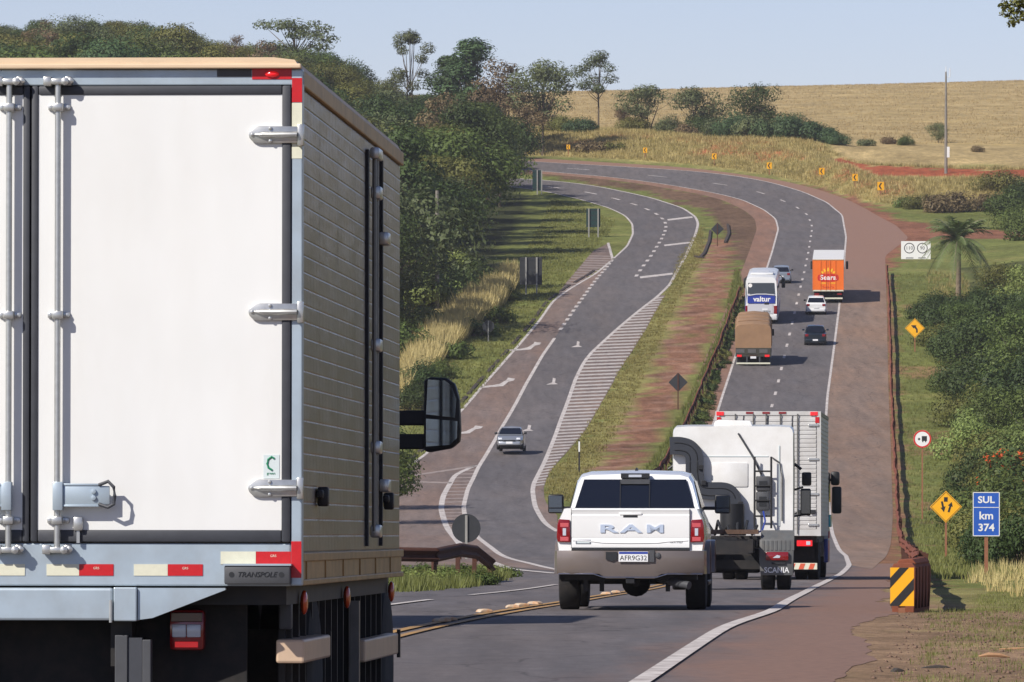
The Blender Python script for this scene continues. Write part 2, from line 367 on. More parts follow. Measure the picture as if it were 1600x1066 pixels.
# near two-way road from behind the camera to the start of the divided section
near_poly = [(-9.5, -40), (-1.9, -40)]
near_r = [p for p in rrs if p.y < 245]
def rag(y): return .16 * math.sin(y * .21) + .16 * mnoise.noise((y * .35, 3.1, 0)) + .08 * mnoise.noise((y * .8, 7.7, 0)) + .02 * mnoise.noise((y * 2.1, 1.3, 0))
near_f = resample(near_r, .35)
shoulder_r = [Vector((p.x + 1.6 + rag(p.y), p.y)) for p in near_f]
x40 = shoulder_r[0].x - .058 * (shoulder_r[0].y + 40)
nearL = [(-12, 130), (-9.5, 95), (-9, -40)]
road = sheet('road', [[(x40 + .2, -40)] + [tuple(p) for p in shoulder_r] + [(-1, 246), (-12, 222), (-12, 130), (-9.5, 95), (-9, -40)]], .004, 'asphalt_near')
road['label'] = 'grey-brown asphalt road running downhill'
0 and sheet('soil_shoulder', [[tuple(p + Vector((.34 + .9 * rag(p.y * .8 + 40), 0))) for p in near_f] + [tuple(p + Vector((.1 + .8 * rag(p.y * 1.3 + 9), 0))) for p in rev(shoulder_r)]], .013, 'soil_shoulder')
# right carriageway, shoulder + lanes
out_r = [Vector((p.x + 1.7, p.y)) if p.y < 240 else p for p in rrs if p.y >= 236]
sh_r = [G(*q) for q in [(1362, 890), (1392, 850), (1395, 800), (1392, 700), (1388, 600), (1386, 500), (1384, 430), (1383, 400), (1420, 372), (1400, 352), (1352, 326), (1325, 312), (1280, 296), (1208, 279), (1080, 262), (960, 255), (841, 248), (700, 241)]]
sh_r = [tuple(p) for p in smooth(sh_r, 3, 2)]
sheet('road_shoulder', [sh_r + [tuple(p) for p in rev([q for q in rrs if q.y > 238])]], .010, 'asphalt_shoulder')
lane_r = [p for p in rrs if p.y > 200]; lane_l = [p for p in lrs]
sheet('carriageway', [[tuple(p) for p in lane_r] + [tuple(p) for p in rev(lane_l)]], .014, 'asphalt_lane')
sh_l = ext(lrs, -2.2, 0)[0]
sheet('soil_shoulder', [[tuple(p) for p in lrs if p.y > 330] + [tuple(p) for p in rev([q for q in sh_l if q.y > 330])]], .009, 'soil_shoulder')
# left carriageway + exit lane + side road
sheet('carriageway', [[tuple(p) for p in rls] + [tuple(p) for p in rev(lls)] ], .014, 'asphalt_lane')
exit_poly = [G(*q) for q in [(885, 896), (871, 893), (800, 887), (780, 884), (640, 884), (520, 890), (480, 800), (560, 775), (636, 733)]] + [tuple(p) for p in els[3:]]
exit_poly += [tuple(p) for p in rev([q for q in lls if q.y < els[-1].y])]
sheet('exit_lane', [exit_poly], .011, 'asphalt_brown')
sheet('carriageway', [[tuple(p) for p in hrs] + [tuple(p) for p in [q for q in rls if q.y < hrs[0].y]]], .010, 'asphalt_brown')
hatchl = [G(*q) for q in [(926, 393), (951, 380), (957, 406), (890, 453), (866, 470), (882, 445)]]
sheet('hatched_apron', [hatchl], .012, 'asphalt_brown')
tri = [tuple(p) for p in lls if 300 < p.y < 0] 
near_link = [G(*q) for q in [(871, 831), (900, 845), (960, 870), (1060, 890), (1118, 905), (1098, 880), (1092, 850), (1092, 800), (1060, 770), (1000, 800), (930, 815), (880, 812)]]
sheet('road_junction', [[G(*q) for q in [(885, 896), (871, 891), (850, 880), (836, 845), (840, 832), (871, 831), (880, 812), (940, 800), (1010, 770), (1088, 745), (1095, 800), (1098, 880), (1118, 905), (1010, 902)]]], .0125, 'asphalt_lane')

# ---- painted markings (children of the road)
def line(name, pts, wd, m='paint_white', off=.02, parent=road): 
    return sheet(name, strip(pts, -wd / 2, wd / 2), off, m, parent)
line('edge_line', rrs, .17)
line('edge_line', [p for p in lrs if p.y > 390], .17)
line('edge_line', rls, .26)
a = [p for p in lls if p.y <= 555]; line('edge_line', a, .24)
line('edge_line', [p for p in lls if p.y >= els[-1].y], .2)
line('edge_line', els[3:], .22)
line('edge_line', kls, .3)
yl = [p for p in ycs]
line('centre_line', yl, .13, 'paint_yellow'); line('centre_line', [p + Vector((.26, 0)) for p in yl], .10, 'paint_yellow')
# lane dashes of the climbing carriageway
mid = smooth([((a.x + b.x) / 2, (a.y + b.y) / 2) for a, b in zip(
    [Vector(G(*q)) for q in [(1118, 640), (1129, 618), (1149, 557), (1172, 495), (1196, 426), (1207, 392), (1216, 358), (1212, 342), (1194, 328), (1160, 312), (1120, 302), (1040, 288), (960, 277), (838, 267)]],
    [Vector(G(*q)) for q in [(1291, 640), (1293, 618), (1302, 555), (1309, 492), (1317, 426), (1320, 392), (1322, 352), (1312, 330), (1285, 312), (1240, 296), (1190, 282), (1070, 267), (960, 260), (841, 253.5)]])])
T = length(mid); s = 2
while s < T - 6:
    line('lane_dash', along(mid, s, s + 3.2), .2); s += 12
T = length(dls); s = 1
while s < T - 3:
    line('lane_dash', along(dls, s, s + 3.4), .32); s += 9
ld = [p for p in lls if 560 < p.y < els[-1].y + 2]; T = length(ld); s = 1
while s < T - 2:
    line('lane_dash', along(ld, s, s + 2.6), .3); s += 5.2
for (a, b, c, d) in ((1043, 344, 1082, 339.5), (1038, 384, 1081, 379), (1000, 434, 1051, 428)):
    pa, pb = Vector(G(a, b)), Vector(G(c, d))
    n_ = Vector((0, 1)); y0, y1 = 1.6, 1.6
    sheet('taper_bar', [[tuple(pa - n_ * y0), tuple(pb - n_ * y0), tuple(pb + n_ * y1), tuple(pa + n_ * y1)]], .02, 'paint_white', road)
sheet('taper_bar', [[G(948, 380), G(952, 379.5), G(959, 404), G(955, 405)]], .021, 'paint_white', road)
for q in ((634, 745, 743, 728.5), (634, 753, 706, 755)):
    pa, pb = Vector(G(q[0], q[1])), Vector(G(q[2], q[3]))
    sheet('stop_line', [[(pa.x, pa.y - 1), (pb.x, pb.y - 1), (pb.x, pb.y + .8), (pa.x, pa.y + .8)]], .02, 'paint_faded', road)
for (a, b, c, d) in ((600, 948, 673, 938.5), (735, 931, 869, 914.5), (905, 911, 990, 903)):
    pa, pb = Vector(G(a, b)), Vector(G(c, d)); line('edge_line', [pa, (pa + pb) / 2, pb], .13)
# arrows on the two lanes
def arrow(px, py, turn, sc_=1.0):
    x, y = G(px, py)
    if turn:
        P = [(-1.45, -3.2), (-1.1, -2.7), (.25, -1.2), (.65, 3.3), (1.0, 4.2), (1.15, 6.3), (.6, 7.4), (.5, 5.2), (.0, 1.2), (-.5, -.2), (-1.45, -1.4)]
    else:
        P = [(-.75, -4.5), (.65, -3.9), (.3, -1.5), (.42, 5), (.1, 6), (-.02, -.8), (-.35, -2.6)]
    sheet('lane_arrow', [[(x + a * sc_, y + b * sc_) for a, b in P]], .02, 'paint_white', road)
for q in ((824, 545), (781, 602), (728, 676)): arrow(*q, True, .95)
for q in ((901, 539), (863, 597), (824, 670)): arrow(*q, False, .62)
# zebra hatching
def hatch(name, inner, outer, y0, y1, step, wd, m, off, skew=0.):
    i_ = sorted(((p.y, p.x) for p in inner)); o_ = sorted(((p.y, p.x) for p in outer)); ps = []
    y = y0
    while y < y1:
        xa = np.interp(y, [q[0] for q in i_], [q[1] for q in i_]); xb = np.interp(y + skew, [q[0] for q in o_], [q[1] for q in o_])
        if xb - xa > .3: ps.append([(xa + .1, y), (xb, y + skew), (xb, y + skew + wd), (xa + .1, y + wd)])
        y += step
    for p in ps: sheet(name, [p], off, m, road)
il = [p for p in rls if p.y <= hrs[0].y]
hatch('hatch_stripe', [p for p in rls if Y_of(762) <= p.y <= hrs[0].y], [p for p in hrs if p.y >= Y_of(762)], Y_of(760), hrs[0].y - 3, 3.4, 1.5, 'paint_rib', .018, 1.5)
hatch('hatch_stripe', [Vector(G(*q)) for q in ((866, 470), (882, 445), (926, 393))], [Vector(G(*q)) for q in ((867, 469), (890, 453), (931, 428), (955, 406), (951, 392))], 597, 672, 4.4, 1.6, 'paint_faded', .018, -1)
hatch('hatch_stripe', [p for p in kls if p.y > Y_of(826)], [p for p in lls if Y_of(826) < p.y < Y_of(725)], Y_of(824), Y_of(736), 4.2, 1.1, 'paint_faded', .018, .6)
# ------------------------------------------------------------------ ground sheet
gx = np.concatenate([[-3000, -1500, -700, -350, -200, -140, -110], np.arange(-90, 120.1, 1.0), [130, 150, 190, 260, 400, 800, 1600, 3000]]).astype(float)
gy = KY
GX, GY = np.meshgrid(gx, gy); GZ = gz(GX, GY)
# keep loose ground a touch below the paved sheets, add small unevenness away from the roads
X, Y = GX.ravel(), GY.ravel()
PYX = X * F / np.maximum(Y, 1) + 800
def srgb(c): return np.array(lin(c)[:3])
GREEN, GREEN2, DRY, STRAW, DIRT, RED, FIELD, FLOOR, BROWN = [srgb(c) for c in ((110, 116, 62), (124, 126, 70), (148, 136, 86), (178, 160, 106), (140, 100, 80), (160, 84, 58), (176, 154, 108), (58, 62, 40), (112, 88, 72))]
C = np.tile(GREEN, (len(X), 1))
def mixc(mask, c, amt=1.0):
    m = (mask * amt)[:, None] if hasattr(mask, 'dtype') and mask.dtype != bool else mask.astype(float)[:, None] * amt
    C[:] = C * (1 - m) + c * m
n1 = hnoise(X, Y, .09); n2 = hnoise(X + 40, Y - 9, .31); n3 = hnoise(X - 11, Y, .9)
jx, jy = X + .7 * n3 + .8 * n2, Y + 2.5 * n2 + 1.5 * n3
mixc(np.clip(.5 + .6 * n1 + .3 * n2, 0, 1), GREEN2, .6); mixc(np.clip(n2 * .8 + n3 * .3 - .1, 0, 1), DRY, .5)
# far field
s = Y - np.interp(X, [a for a, b in BK], [b for a, b in BK])
mixc(sst((s - 34 + 4 * n2) / 8), FIELD); mixc(sst((s - 34) / 8) * np.clip(n1 * .5, 0, 1), srgb((178, 154, 98)), .8)
bank = (s > -2) & (s < 38); mixc(bank, DRY, .9); mixc(bank & (n2 > -.1), STRAW, .7)
redz = GL([]) 
mixc((s > 22 + 3 * n2) & (s < 34 + 4 * n3) & (X > 36 + 3 * n2) & (X < 70), RED, .95)
mixc((s > 8) & (s < 22) & (n2 > .0) & (X < 45) & (X > 5), RED, .8)
mixc((s > -6) & (s < 1.5), GREEN2, .5)
# forest floor and left verge
xf = np.interp(Y, [a for a, b in FE], [b for a, b in FE])
mixc((X < xf - 1 + n2) & (Y > 420) & (s < 30), FLOOR, .9)
mixc((X > xf - 5) & (X < xf + 1.5 + n2) & (Y > 470) & (Y < 630), STRAW, .85)
# right verge: straw, bare patches
xr = np.interp(Y, [a for a, b in RAILR], [b for a, b in RAILR])
mixc((X > xr - 1.5) & (X < xr + .35 + .2 * n3) & (Y > 150) & (Y < 640), DIRT, .9)
mixc((X > xr + 1) & (n2 + n1 > .75) & (Y > 120) & (Y < 640), DIRT, .6)
mixc((X > xr + 7) & (Y > 200) & (Y < 650), FLOOR, .6)
mixc((X > xr + 4.2 + n2) & (X < xr + 7) & (Y > 150) & (Y < 400), DRY, .7)
# median dirt track
trk = GL([(1108, 372), (1128, 372), (1142, 400), (1140, 440), (1126, 490), (1098, 550), (1068, 612), (1020, 700), (1000, 745), (925, 745), (962, 690), (1008, 610), (1040, 540), (1066, 480), (1088, 430), (1098, 400)])
mixc(inpoly(jx, jy, GL([(1046, 452), (1007, 519), (967, 581), (908, 682), (857, 742), (852, 790), (925, 745), (962, 690), (1008, 610), (1040, 540), (1066, 480), (1100, 400), (1098, 350), (1060, 405)])), srgb((146, 138, 84)), .85); itr = inpoly(jx, jy, trk); mixc(itr, DIRT, .95); mixc(itr & (n3 + .5 * n2 > .35), srgb((164, 130, 110)), .6); mixc(itr & (n3 - .5 * n2 < -.6), srgb((112, 82, 68)), .6); mixc(itr & (hnoise(X * 2 + 5, Y * .5, .8) > .6), GREEN2, .5)
bro = GL([(930, 277), (1040, 292), (1110, 306), (1150, 318), (1185, 335), (1200, 350), (1206, 380), (1190, 425), (1172, 442), (1150, 405), (1132, 362), (1104, 334), (1040, 309), (960, 290), (840, 276), (700, 268), (700, 262)])
mixc(inpoly(jx, jy, bro), BROWN, .95)
mixc(inpoly(jx, jy, GL([(1322, 300), (1360, 318), (1400, 340), (1470, 356), (1600, 362), (1600, 374), (1470, 374), (1410, 388), (1386, 430), (1360, 400), (1330, 340)])), srgb((142, 96, 76)), .95)
mixc(inpoly(jx, jy, GL([(1240, 285), (1300, 300), (1345, 318), (1380, 335), (1330, 330), (1290, 306)])), srgb((138, 98, 78)), .9)
# bare soil under the near verge
nr = np.interp(Y, [p.y for p in shoulder_r], [p.x for p in shoulder_r]) - np.where(Y < shoulder_r[0].y, (shoulder_r[0].y - Y) * .058, 0)
m_ = (Y < 150) & (X > nr - 6) & (X < nr + 14)
mixc(m_, srgb((146, 120, 95)), 1.0); mixc(m_ & (Y > 96 + 6 * n2 + 4 * n3) & (X > nr + .6), GREEN2, .75); mixc(m_ & (n3 + n2 > .5), DRY, .45)
mixc((Y < 160) & (X < -8), GREEN2, 1.0)
isl = GL([(560, 925), (640, 926), (740, 918), (800, 905), (770, 893), (640, 886), (560, 890)])
mixc(inpoly(jx, jy, isl), GREEN, 1.0)
me = bpy.data.meshes.new('ground')
nv, nx, ny = len(X), len(gx), len(gy)
idx = np.arange(nv).reshape(ny, nx)
quads = np.stack([idx[:-1, :-1], idx[:-1, 1:], idx[1:, 1:], idx[1:, :-1]], -1).reshape(-1, 4)
me.vertices.add(nv); me.vertices.foreach_set('co', np.stack([X, Y, GZ.ravel()], -1).ravel())
me.loops.add(len(quads) * 4); me.loops.foreach_set('vertex_index', quads.ravel().astype(np.int32))
me.polygons.add(len(quads)); me.polygons.foreach_set('loop_start', np.arange(0, len(quads) * 4, 4, dtype=np.int32))
me.update(calc_edges=True)
at = me.color_attributes.new('soil', 'FLOAT_COLOR', 'POINT'); at.data.foreach_set('color', np.concatenate([C, np.ones((nv, 1))], 1).ravel())
me.polygons.foreach_set('use_smooth', [True] * len(me.polygons))
m = bpy.data.materials.new('soil_and_grass'); m.use_nodes = True
t = m.node_tree; N = t.nodes; L = t.links; b = N['Principled BSDF']; b.inputs['Roughness'].default_value = .95; b.inputs['Specular IOR Level'].default_value = .1
va = N.new('ShaderNodeVertexColor'); va.layer_name = 'soil'; g = N.new('ShaderNodeNewGeometry'); cur = va.outputs[0]
for sc_, lo, hi, st in ((.16, .72, 1.28, (1, .5, 1)), (1.4, .72, 1.3, (1, .35, 1)), (9, .65, 1.35, (1, .6, 1)), (45, .7, 1.3, (1, 1, 1))):
    mp = N.new('ShaderNodeMapping'); mp.inputs['Scale'].default_value = st; L.new(g.outputs['Position'], mp.inputs[0])
    n = N.new('ShaderNodeTexNoise'); n.inputs['Scale'].default_value = sc_; n.inputs['Detail'].default_value = 5; n.inputs['Roughness'].default_value = .65; L.new(mp.outputs[0], n.inputs['Vector'])
    r = N.new('ShaderNodeMapRange'); r.inputs[1].default_value = .3; r.inputs[2].default_value = .7; r.inputs[3].default_value = lo; r.inputs[4].default_value = hi; L.new(n.outputs['Fac'], r.inputs[0])
    v = N.new('ShaderNodeVectorMath'); v.operation = 'MULTIPLY'; L.new(cur, v.inputs[0]); L.new(r.outputs[0], v.inputs[1]); cur = v.outputs[0]
L.new(cur, b.inputs['Base Color'])
bp = N.new('ShaderNodeBump'); bp.inputs['Strength'].default_value = .6; bp.inputs['Distance'].default_value = .05; L.new(n.outputs['Fac'], bp.inputs['Height']); L.new(bp.outputs[0], b.inputs['Normal'])
ground = link('ground', me, m); ground['kind'] = 'structure'; ground['label'] = 'rolling ground of grass, red soil and dry field'
# ------------------------------------------------------------------ shared vehicle materials
mat('white_door', (228, 228, 225), .42, var=.03, scale=2, coat=.15, dirt=(206, 201, 192), dscale=.9, damt=.32, stretch=(1.6, 1, .5))
mat('white_paint', (230, 229, 226), .3, coat=.5, var=.03, scale=3, dirt=(196, 190, 180), dscale=1.2, damt=.5)
mat('frame_steel', (176, 190, 200), .38, .35, var=.08, scale=5, dirt=(150, 150, 146), dscale=3, damt=.4)
mat('gasket', (58, 60, 66), .6, var=.12, scale=14)
mat('galvanised', (196, 196, 192), .32, .75, var=.1, scale=30)
mat('chrome', (205, 208, 214), .12, 1.)
mat('stainless', (138, 130, 124), .36, .62, var=.16, scale=3, dirt=(124, 112, 100), dscale=2, damt=.5, bump=.4, bscale=3.2, stretch=(1, .6, 1.6))
mat('rail_alloy', (178, 146, 98), .5, .35, var=.12, scale=6, dirt=(120, 96, 70), dscale=5, damt=.5)
mat('cap_tan_reflection', (216, 190, 158), .6, var=.08, scale=4, stretch=(1, 1, 12))  # aluminium roof edge; its tan reflection is painted as base colour
mat('red_reflector', (190, 28, 34), .35, var=.08, scale=40)
mat('red_lamp', (128, 14, 20), .2, coat=.8)
mat('red_lit', (225, 30, 36), .25, emit=.35, coat=.6)
mat('lamp_dark', (70, 12, 16), .2, coat=.8)
mat('clear_lens', (190, 195, 205), .15, coat=.8)
mat('amber_lamp', (205, 70, 20), .25, coat=.6)
mat('white_reflector', (214, 212, 190), .5, var=.05, scale=30)
mat('rubber', (22, 22, 23), .85, var=.2, scale=12, dirt=(52, 44, 38), dscale=6, damt=.5)
mat('black_plastic', (26, 26, 28), .5, var=.15, scale=10)
mat('grey_plastic', (70, 71, 74), .55, var=.1, scale=10)
mat('chassis_black', (24, 23, 23), .6, var=.25, scale=6, dirt=(58, 48, 40), dscale=3, damt=.45)
mat('mirror_bright', (190, 205, 220), .03, 1.)
mat('mirror_glass', (92, 100, 112), .05, 1.)
mat('dark_glass', (14, 17, 24), .05, coat=1., spec=.8)
mat('guard_panel', (206, 178, 150), .45, .2, var=.08, scale=6)
mat('green_ink', (30, 130, 92), .6); mat('ink_dark', (30, 32, 36), .6); mat('label_pale', (204, 214, 214), .5)
mat('wheel_steel', (120, 118, 115), .4, .6, var=.15, scale=9)

def vmat(px, Y, yaw_deg, slope=None, dz=0.):
    x = (px - 800) * Y / F; z = float(prof(Y))
    s = slope if slope is not None else (float(prof(Y + 5)) - z) / 5
    return Matrix.Translation((x, Y, z + dz)) @ Matrix.Rotation(-math.radians(yaw_deg), 4, 'Z') @ Matrix.Rotation(math.atan(s), 4, 'X')
def wheel(parent, x, y, r, wd, dual=False, hub='wheel_steel', name='wheel', n=28):
    s = 1 if x > 0 else -1
    offs = (0,) if not dual else (0, -s * (wd + .03))
    o = None
    for q in offs:
        mb = MB(); a = wd / 2
        mb.lathe([(r * .55, -a), (r * .8, -a), (r * .96, -a * .9), (r, -a * .7), (r, a * .7), (r * .96, a * .9), (r * .8, a), (r * .55, a)], (x + q, y, r), 'x', n)
        t_ = mb.build(name if o is None else 'tyre', 'rubber', parent if o is None else o, True)
        if o is None: o = t_
    MB().lathe([(.05, 0), (r * .3, .0), (r * .52, -.06), (r * .57, -.01), (r * .57, -wd * .4)] if s > 0 else [(.05, 0), (r * .3, 0), (r * .52, .06), (r * .57, .01), (r * .57, wd * .4)], (x + s * (wd / 2 - .01), y, r), 'x', n).build('rim', hub, o, True)
    return o

# ------------------------------------------------------------------ foreground box truck
def box_truck():
    T = empty('box_truck', vmat(46, 33.5, 2.83, -.021), 'large white-doored box truck with quilted steel side and black mirror', 'truck')
    lz = lambda py: (1263 - py) / 331.7
    lx = lambda px: (px - 46) / 331.7
    LB = 7.37
    # structure of the box
    MB().box(-1.262, 1.262, .09, LB - .03, 1.1, 3.44).build('cargo_wall', 'stainless', T)
    rf = MB(); rf.prism([(-1.27, 3.485), (-1.25, 3.518), (-1.15, 3.53), (1.15, 3.53), (1.25, 3.518), (1.27, 3.485)], 'y', -.03, LB).build('roof', 'cap_tan_reflection', T)
    MB().box(-1.28, 1.28, -.045, .03, 3.478, 3.5, .006).build('drip_rail', 'cap_tan_reflection', T)
    MB().box(-1.285, 1.285, 0, .1, lz(135), 3.477, .006).build('header', 'frame_steel', T)
    MB().box(lx(338), lx(392), -.004, .0, 3.44, 3.474).build('header_plate', 'grey_plastic', T)
    for s in (-1, 1): MB().box(s * 1.259 - .026, s * 1.259 + .026, -.004, .1, 1.042, 3.474, .006).build('corner_post', 'frame_steel', T)
    MB().box(-1.232, 1.232, .002, .1, lz(918), lz(850) - .003, .008).build('sill', 'frame_steel', T)
    # doors
    for s in (-1, 1):
        d = MB().box(*sorted((s * .036, s * 1.19)), -.006, .05, 1.303, 3.357).build('door', 'white_door', T)
        g_ = MB(); x0, x1 = .003, 1.231
        for q in ((x0, .036, 1.247, 3.398), (1.189, x1, 1.247, 3.398)): g_.box(*sorted((s * q[0], s * q[1])), -.016, .04, q[2], q[3], .009)
        for q in ((.036, 1.189, 1.247, 1.304), (.036, 1.189, 3.355, 3.398)): g_.box(*sorted((s * q[0], s * q[1])), -.015, .04, q[2], q[3], .009)
        g_.build('gasket', 'gasket', d, True)
        xr = .133 if s > 0 else -.098
        rod = MB().tube([(xr, -.05, 1.21), (xr, -.05, 3.42)], .0145, 12).build('lock_rod', 'galvanised', T, True)
        for zz in (lz(170), lz(495), lz(816)):
            b_ = MB(); b_.box(xr - .024, xr + .026, -.075, -.005, zz - .02, zz + .02, .008); b_.box(xr - .05, xr + .055, -.02, -.004, zz - .012, zz + .014, .004)
            b_.lathe([(.001, -.03), (.012, -.028), (.013, -.02)], (xr - .037, 0, zz), 'y', 8); b_.lathe([(.001, -.03), (.012, -.028), (.013, -.02)], (xr + .043, 0, zz), 'y', 8)
            b_.build('rod_guide', 'galvanised', rod, True)
        for zz, f in ((lz(130), 1), (lz(862), -1)):
            b_ = MB(); b_.box(xr - .07, xr - .03, -.06, 0, zz - .02, zz + .024, .006); b_.box(xr + .03, xr + .065, -.05, 0, zz - .018, zz + .026, .01)
            b_.box(xr - .03, xr + .03, -.075, -.01, zz - .014, zz + .014, .006); b_.lathe([(.001, -.085), (.018, -.08), (.02, -.06)], (xr + .035, 0, zz), 'y', 10)
            b_.lathe([(.001, -.07), (.014, -.066), (.016, -.05)], (xr + .06, 0, zz + .004), 'y', 10)
            b_.build('cam_keeper', 'galvanised', rod, True)
        h_ = MB(); X_ = lambda d: xr + s * d
        BX = lambda mb, d0, d1, *r: mb.box(*sorted((X_(d0), X_(d1))), *r)
        BX(h_, -.018, .03, -.085, -.02, 1.395, 1.53, .005)
        h_.prism([(X_(.02), 1.415), (X_(.2), 1.42), (X_(.25), 1.425), (X_(.25), 1.51), (X_(.2), 1.512), (X_(.02), 1.518)], 'y', -.07, -.055, .003)
        BX(h_, .02, .2, -.075, -.055, 1.412, 1.422, .002); BX(h_, .02, .2, -.075, -.055, 1.512, 1.522, .002)
        for zz in (1.455, 1.485): h_.lathe([(.001, -.085), (.012, -.083), (.013, -.06)], (X_(.175), 0, zz), 'y', 8)
        hd = h_.build('door_handle', 'frame_steel', T, True)
        MB().tube([(X_(.2), -.07, 1.425), (X_(.245), -.085, 1.41), (X_(.272), -.09, 1.425), (X_(.277), -.092, 1.465), (X_(.272), -.09, 1.505), (X_(.245), -.085, 1.532), (X_(.2), -.07, 1.515)], .0085, 8).build('grip', 'gasket', hd, True)
        ct = MB(); BX(ct, .075, .12, -.04, -.004, lz(832), lz(810), .008); BX(ct, .09, .105, -.03, -.015, lz(851), lz(830)); ct.build('door_catch', 'galvanised', T, True)
        for zz in (lz(213), lz(490), lz(765)):
            hg = MB(); P = []
            for k in range(9):
                a = math.pi / 2 + math.pi * k / 8; P.append((1.085 + .048 * math.cos(a) * 1.1, zz + .041 * math.sin(a)))
            P += [(1.262, zz - .039), (1.262, zz + .039)]
            P = [(s * x, z) for x, z in P]
            hg.prism(P, 'y', -.026, -.005, .003)
            rib = [(s * 1.06, -.03, zz), (s * 1.1, -.038, zz), (s * 1.262, -.038, zz)]
            hg.tube(rib, [.004, .014, .014], 10)
            for bx, bz in ((1.05, 0), (1.135, .03), (1.135, -.03)): hg.lathe([(.001, -.036), (.008, -.034), (.009, -.026)], (s * bx, 0, zz + bz), 'y', 8)
            hg.box(*sorted((s * 1.262, s * 1.292)), -.03, .02, zz - .052, zz + .05, .005)
            hg.build('hinge', 'galvanised', T, True)
    # label on the right door
    lb = MB().box(lx(412), lx(437), -.0085, -.006, lz(750), lz(713)).build('door_label', 'label_pale', T)
    pts = [(1.155, lz(719)), (1.142, lz(716)), (1.126, lz(720)), (1.121, lz(727)), (1.127, lz(733)), (1.145, lz(737))]
    MB().tube([(x, -.0092, z) for x, z in pts], .0055, 6).build('emblem', 'green_ink', lb)
    text_part('green', .018, 'green_ink', lb, TM(1.14, -.0095, lz(742)), ext=.0004)
    # reflective tape
    for a, b, c, d, m_ in ((72, 123, 884, 902, 'white_reflector'), (123.3, 177, 884, 902, 'red_reflector'), (209, 262, 884, 902, 'white_reflector'), (262.3, 317, 884, 902, 'red_reflector'), (345, 400, 864, 884, 'white_reflector'), (400.3, 455, 864, 883, 'red_reflector'), (-20, 38, 884, 902, 'white_reflector'), (-90, -38, 884, 902, 'red_reflector'), (-140, -90.3, 884, 902, 'white_reflector')):
        tp = MB().box(lx(a), lx(b), -.0015, .001, lz(d), lz(c)).build('reflective_tape', m_, T)
        if m_ == 'red_reflector': text_part('GR5', .016, 'white_reflector', tp, TM((lx(a) + lx(b)) / 2, -.002, (lz(c) + lz(d)) / 2 + .008), ext=.0004)
    for s in (-1, 1):
        MB().box(s * 1.259 - .024, s * 1.259 + .024, -.0065, -.0045, lz(905), lz(848)).build('reflective_tape', 'red_reflector', T)
        MB().box(s * 1.259 - .024, s * 1.259 + .024, -.0065, -.0045, lz(162), lz(124)).build('reflective_tape', 'red_reflector', T)
        MB().box(s * 1.259 - .024, s * 1.259 + .024, -.0065, -.0045, lz(250), lz(163)).build('reflective_tape', 'white_reflector', T)
        MB().box(*sorted((s * lx(393), s * lx(455))), -.0035, .001, lz(126), lz(109)).build('reflective_tape', 'red_reflector', T)
        MB().sphere((s * lx(424), -.005, lz(118)), .02, (1.7, .9, .75)).build('marker_lamp', 'red_lit', T, True)
    # rubber buffers with raised lettering
    for s in (-1, 1):
        b_ = MB().box(*sorted((s * .925, s * 1.235)), -.075, .001, lz(915), lz(886), .008).build('buffer', 'grey_plastic', T, True)
        MB().box(*sorted((s * .92, s * 1.24)), -.08, .0, lz(886), lz(883)).build('ledge', 'frame_steel', b_)
        for q in (.96, 1.195): MB().lathe([(.013, -.0765), (.013, -.07)], (s * q, 0, lz(900)), 'y', 12).build('bolt_hole', 'ink_dark', b_)
        text_part('TRANSPOLE', .034, 'ink_dark', b_, TM(s * 1.078, -.0755, lz(900)), ext=.0025, shear=.3)
    # bumper beam, gussets, underrun posts
    MB().box(-.395, .395, -.02, .12, lz(972), lz(921), .012).build('bumper_beam', 'frame_steel', T)
    for s in (-1, 1):
        MB().box(*sorted((s * .398, s * .508)), -.03, .14, lz(973), lz(920), .006).build('bracket', 'frame_steel', T)
        MB().prism([(s * .511, lz(921)), (s * .925, lz(921)), (s * .925, lz(924)), (s * .58, lz(968)), (s * .511, lz(971))], 'y', -.01, .05).build('gusset', 'frame_steel', T)
        MB().tube([(s * .386, -.035, lz(940)), (s * .386, -.035, lz(975))], .008, 8).build('latch_pin', 'galvanised', T, True)
        po = MB().box(*sorted((s * .40, s * .46)), .02, .1, .45, lz(995), .004).box(*sorted((s * .53, s * .57)), .02, .1, .45, lz(1002), .004).build('underrun_post', 'grey_plastic', T)
        MB().box(*sorted((s * .462, s * .528)), .03, .08, .45, lz(999)).build('post_web', 'gasket', po)
        tl = MB().box(*sorted((s * .636, s * .805)), .22, .3, lz(1020), lz(955), .02).build('tail_light', 'red_lamp', T, True)
        for q in (.652, .722): MB().box(*sorted((s * q, s * (q + .066))), .208, .219, lz(999), lz(979), .006).build('lens', 'clear_lens', tl, True)
        MB().box(*sorted((s * .645, s * .796)), .212, .219, lz(975), lz(960), .004).build('dark_lens', 'lamp_dark', tl)
        MB().box(*sorted((s * .665, s * .775)), .213, .219, lz(1015), lz(1006), .002).build('lit_strip', 'red_lit', tl)
        MB().box(*sorted((s * 1.14, s * 1.20)), .45, .53, .83, .99, .012).build('air_tank', 'grey_plastic', T, True)
        MB().box(*sorted((s * .54, s * 1.19)), 1.05, 1.09, .16, .82).build('mud_flap', 'rubber', T)
    MB().box(-1.2, 1.2, .15, LB, .95, 1.04).build('floor_frame', 'chassis_black', T)
    for s in (-1, 1): MB().box(s * .42 - .05, s * .42 + .05, .12, 9.3, .66, .95).build('chassis_rail', 'chassis_black', T)
    MB().box(-1.0, 1.0, .3, .34, .35, .96).build('mud_curtain', 'rubber', T)
    MB().tube([(-.8, 2.1, .5), (.8, 2.1, .5)], .11, 12).build('axle', 'chassis_black', T)
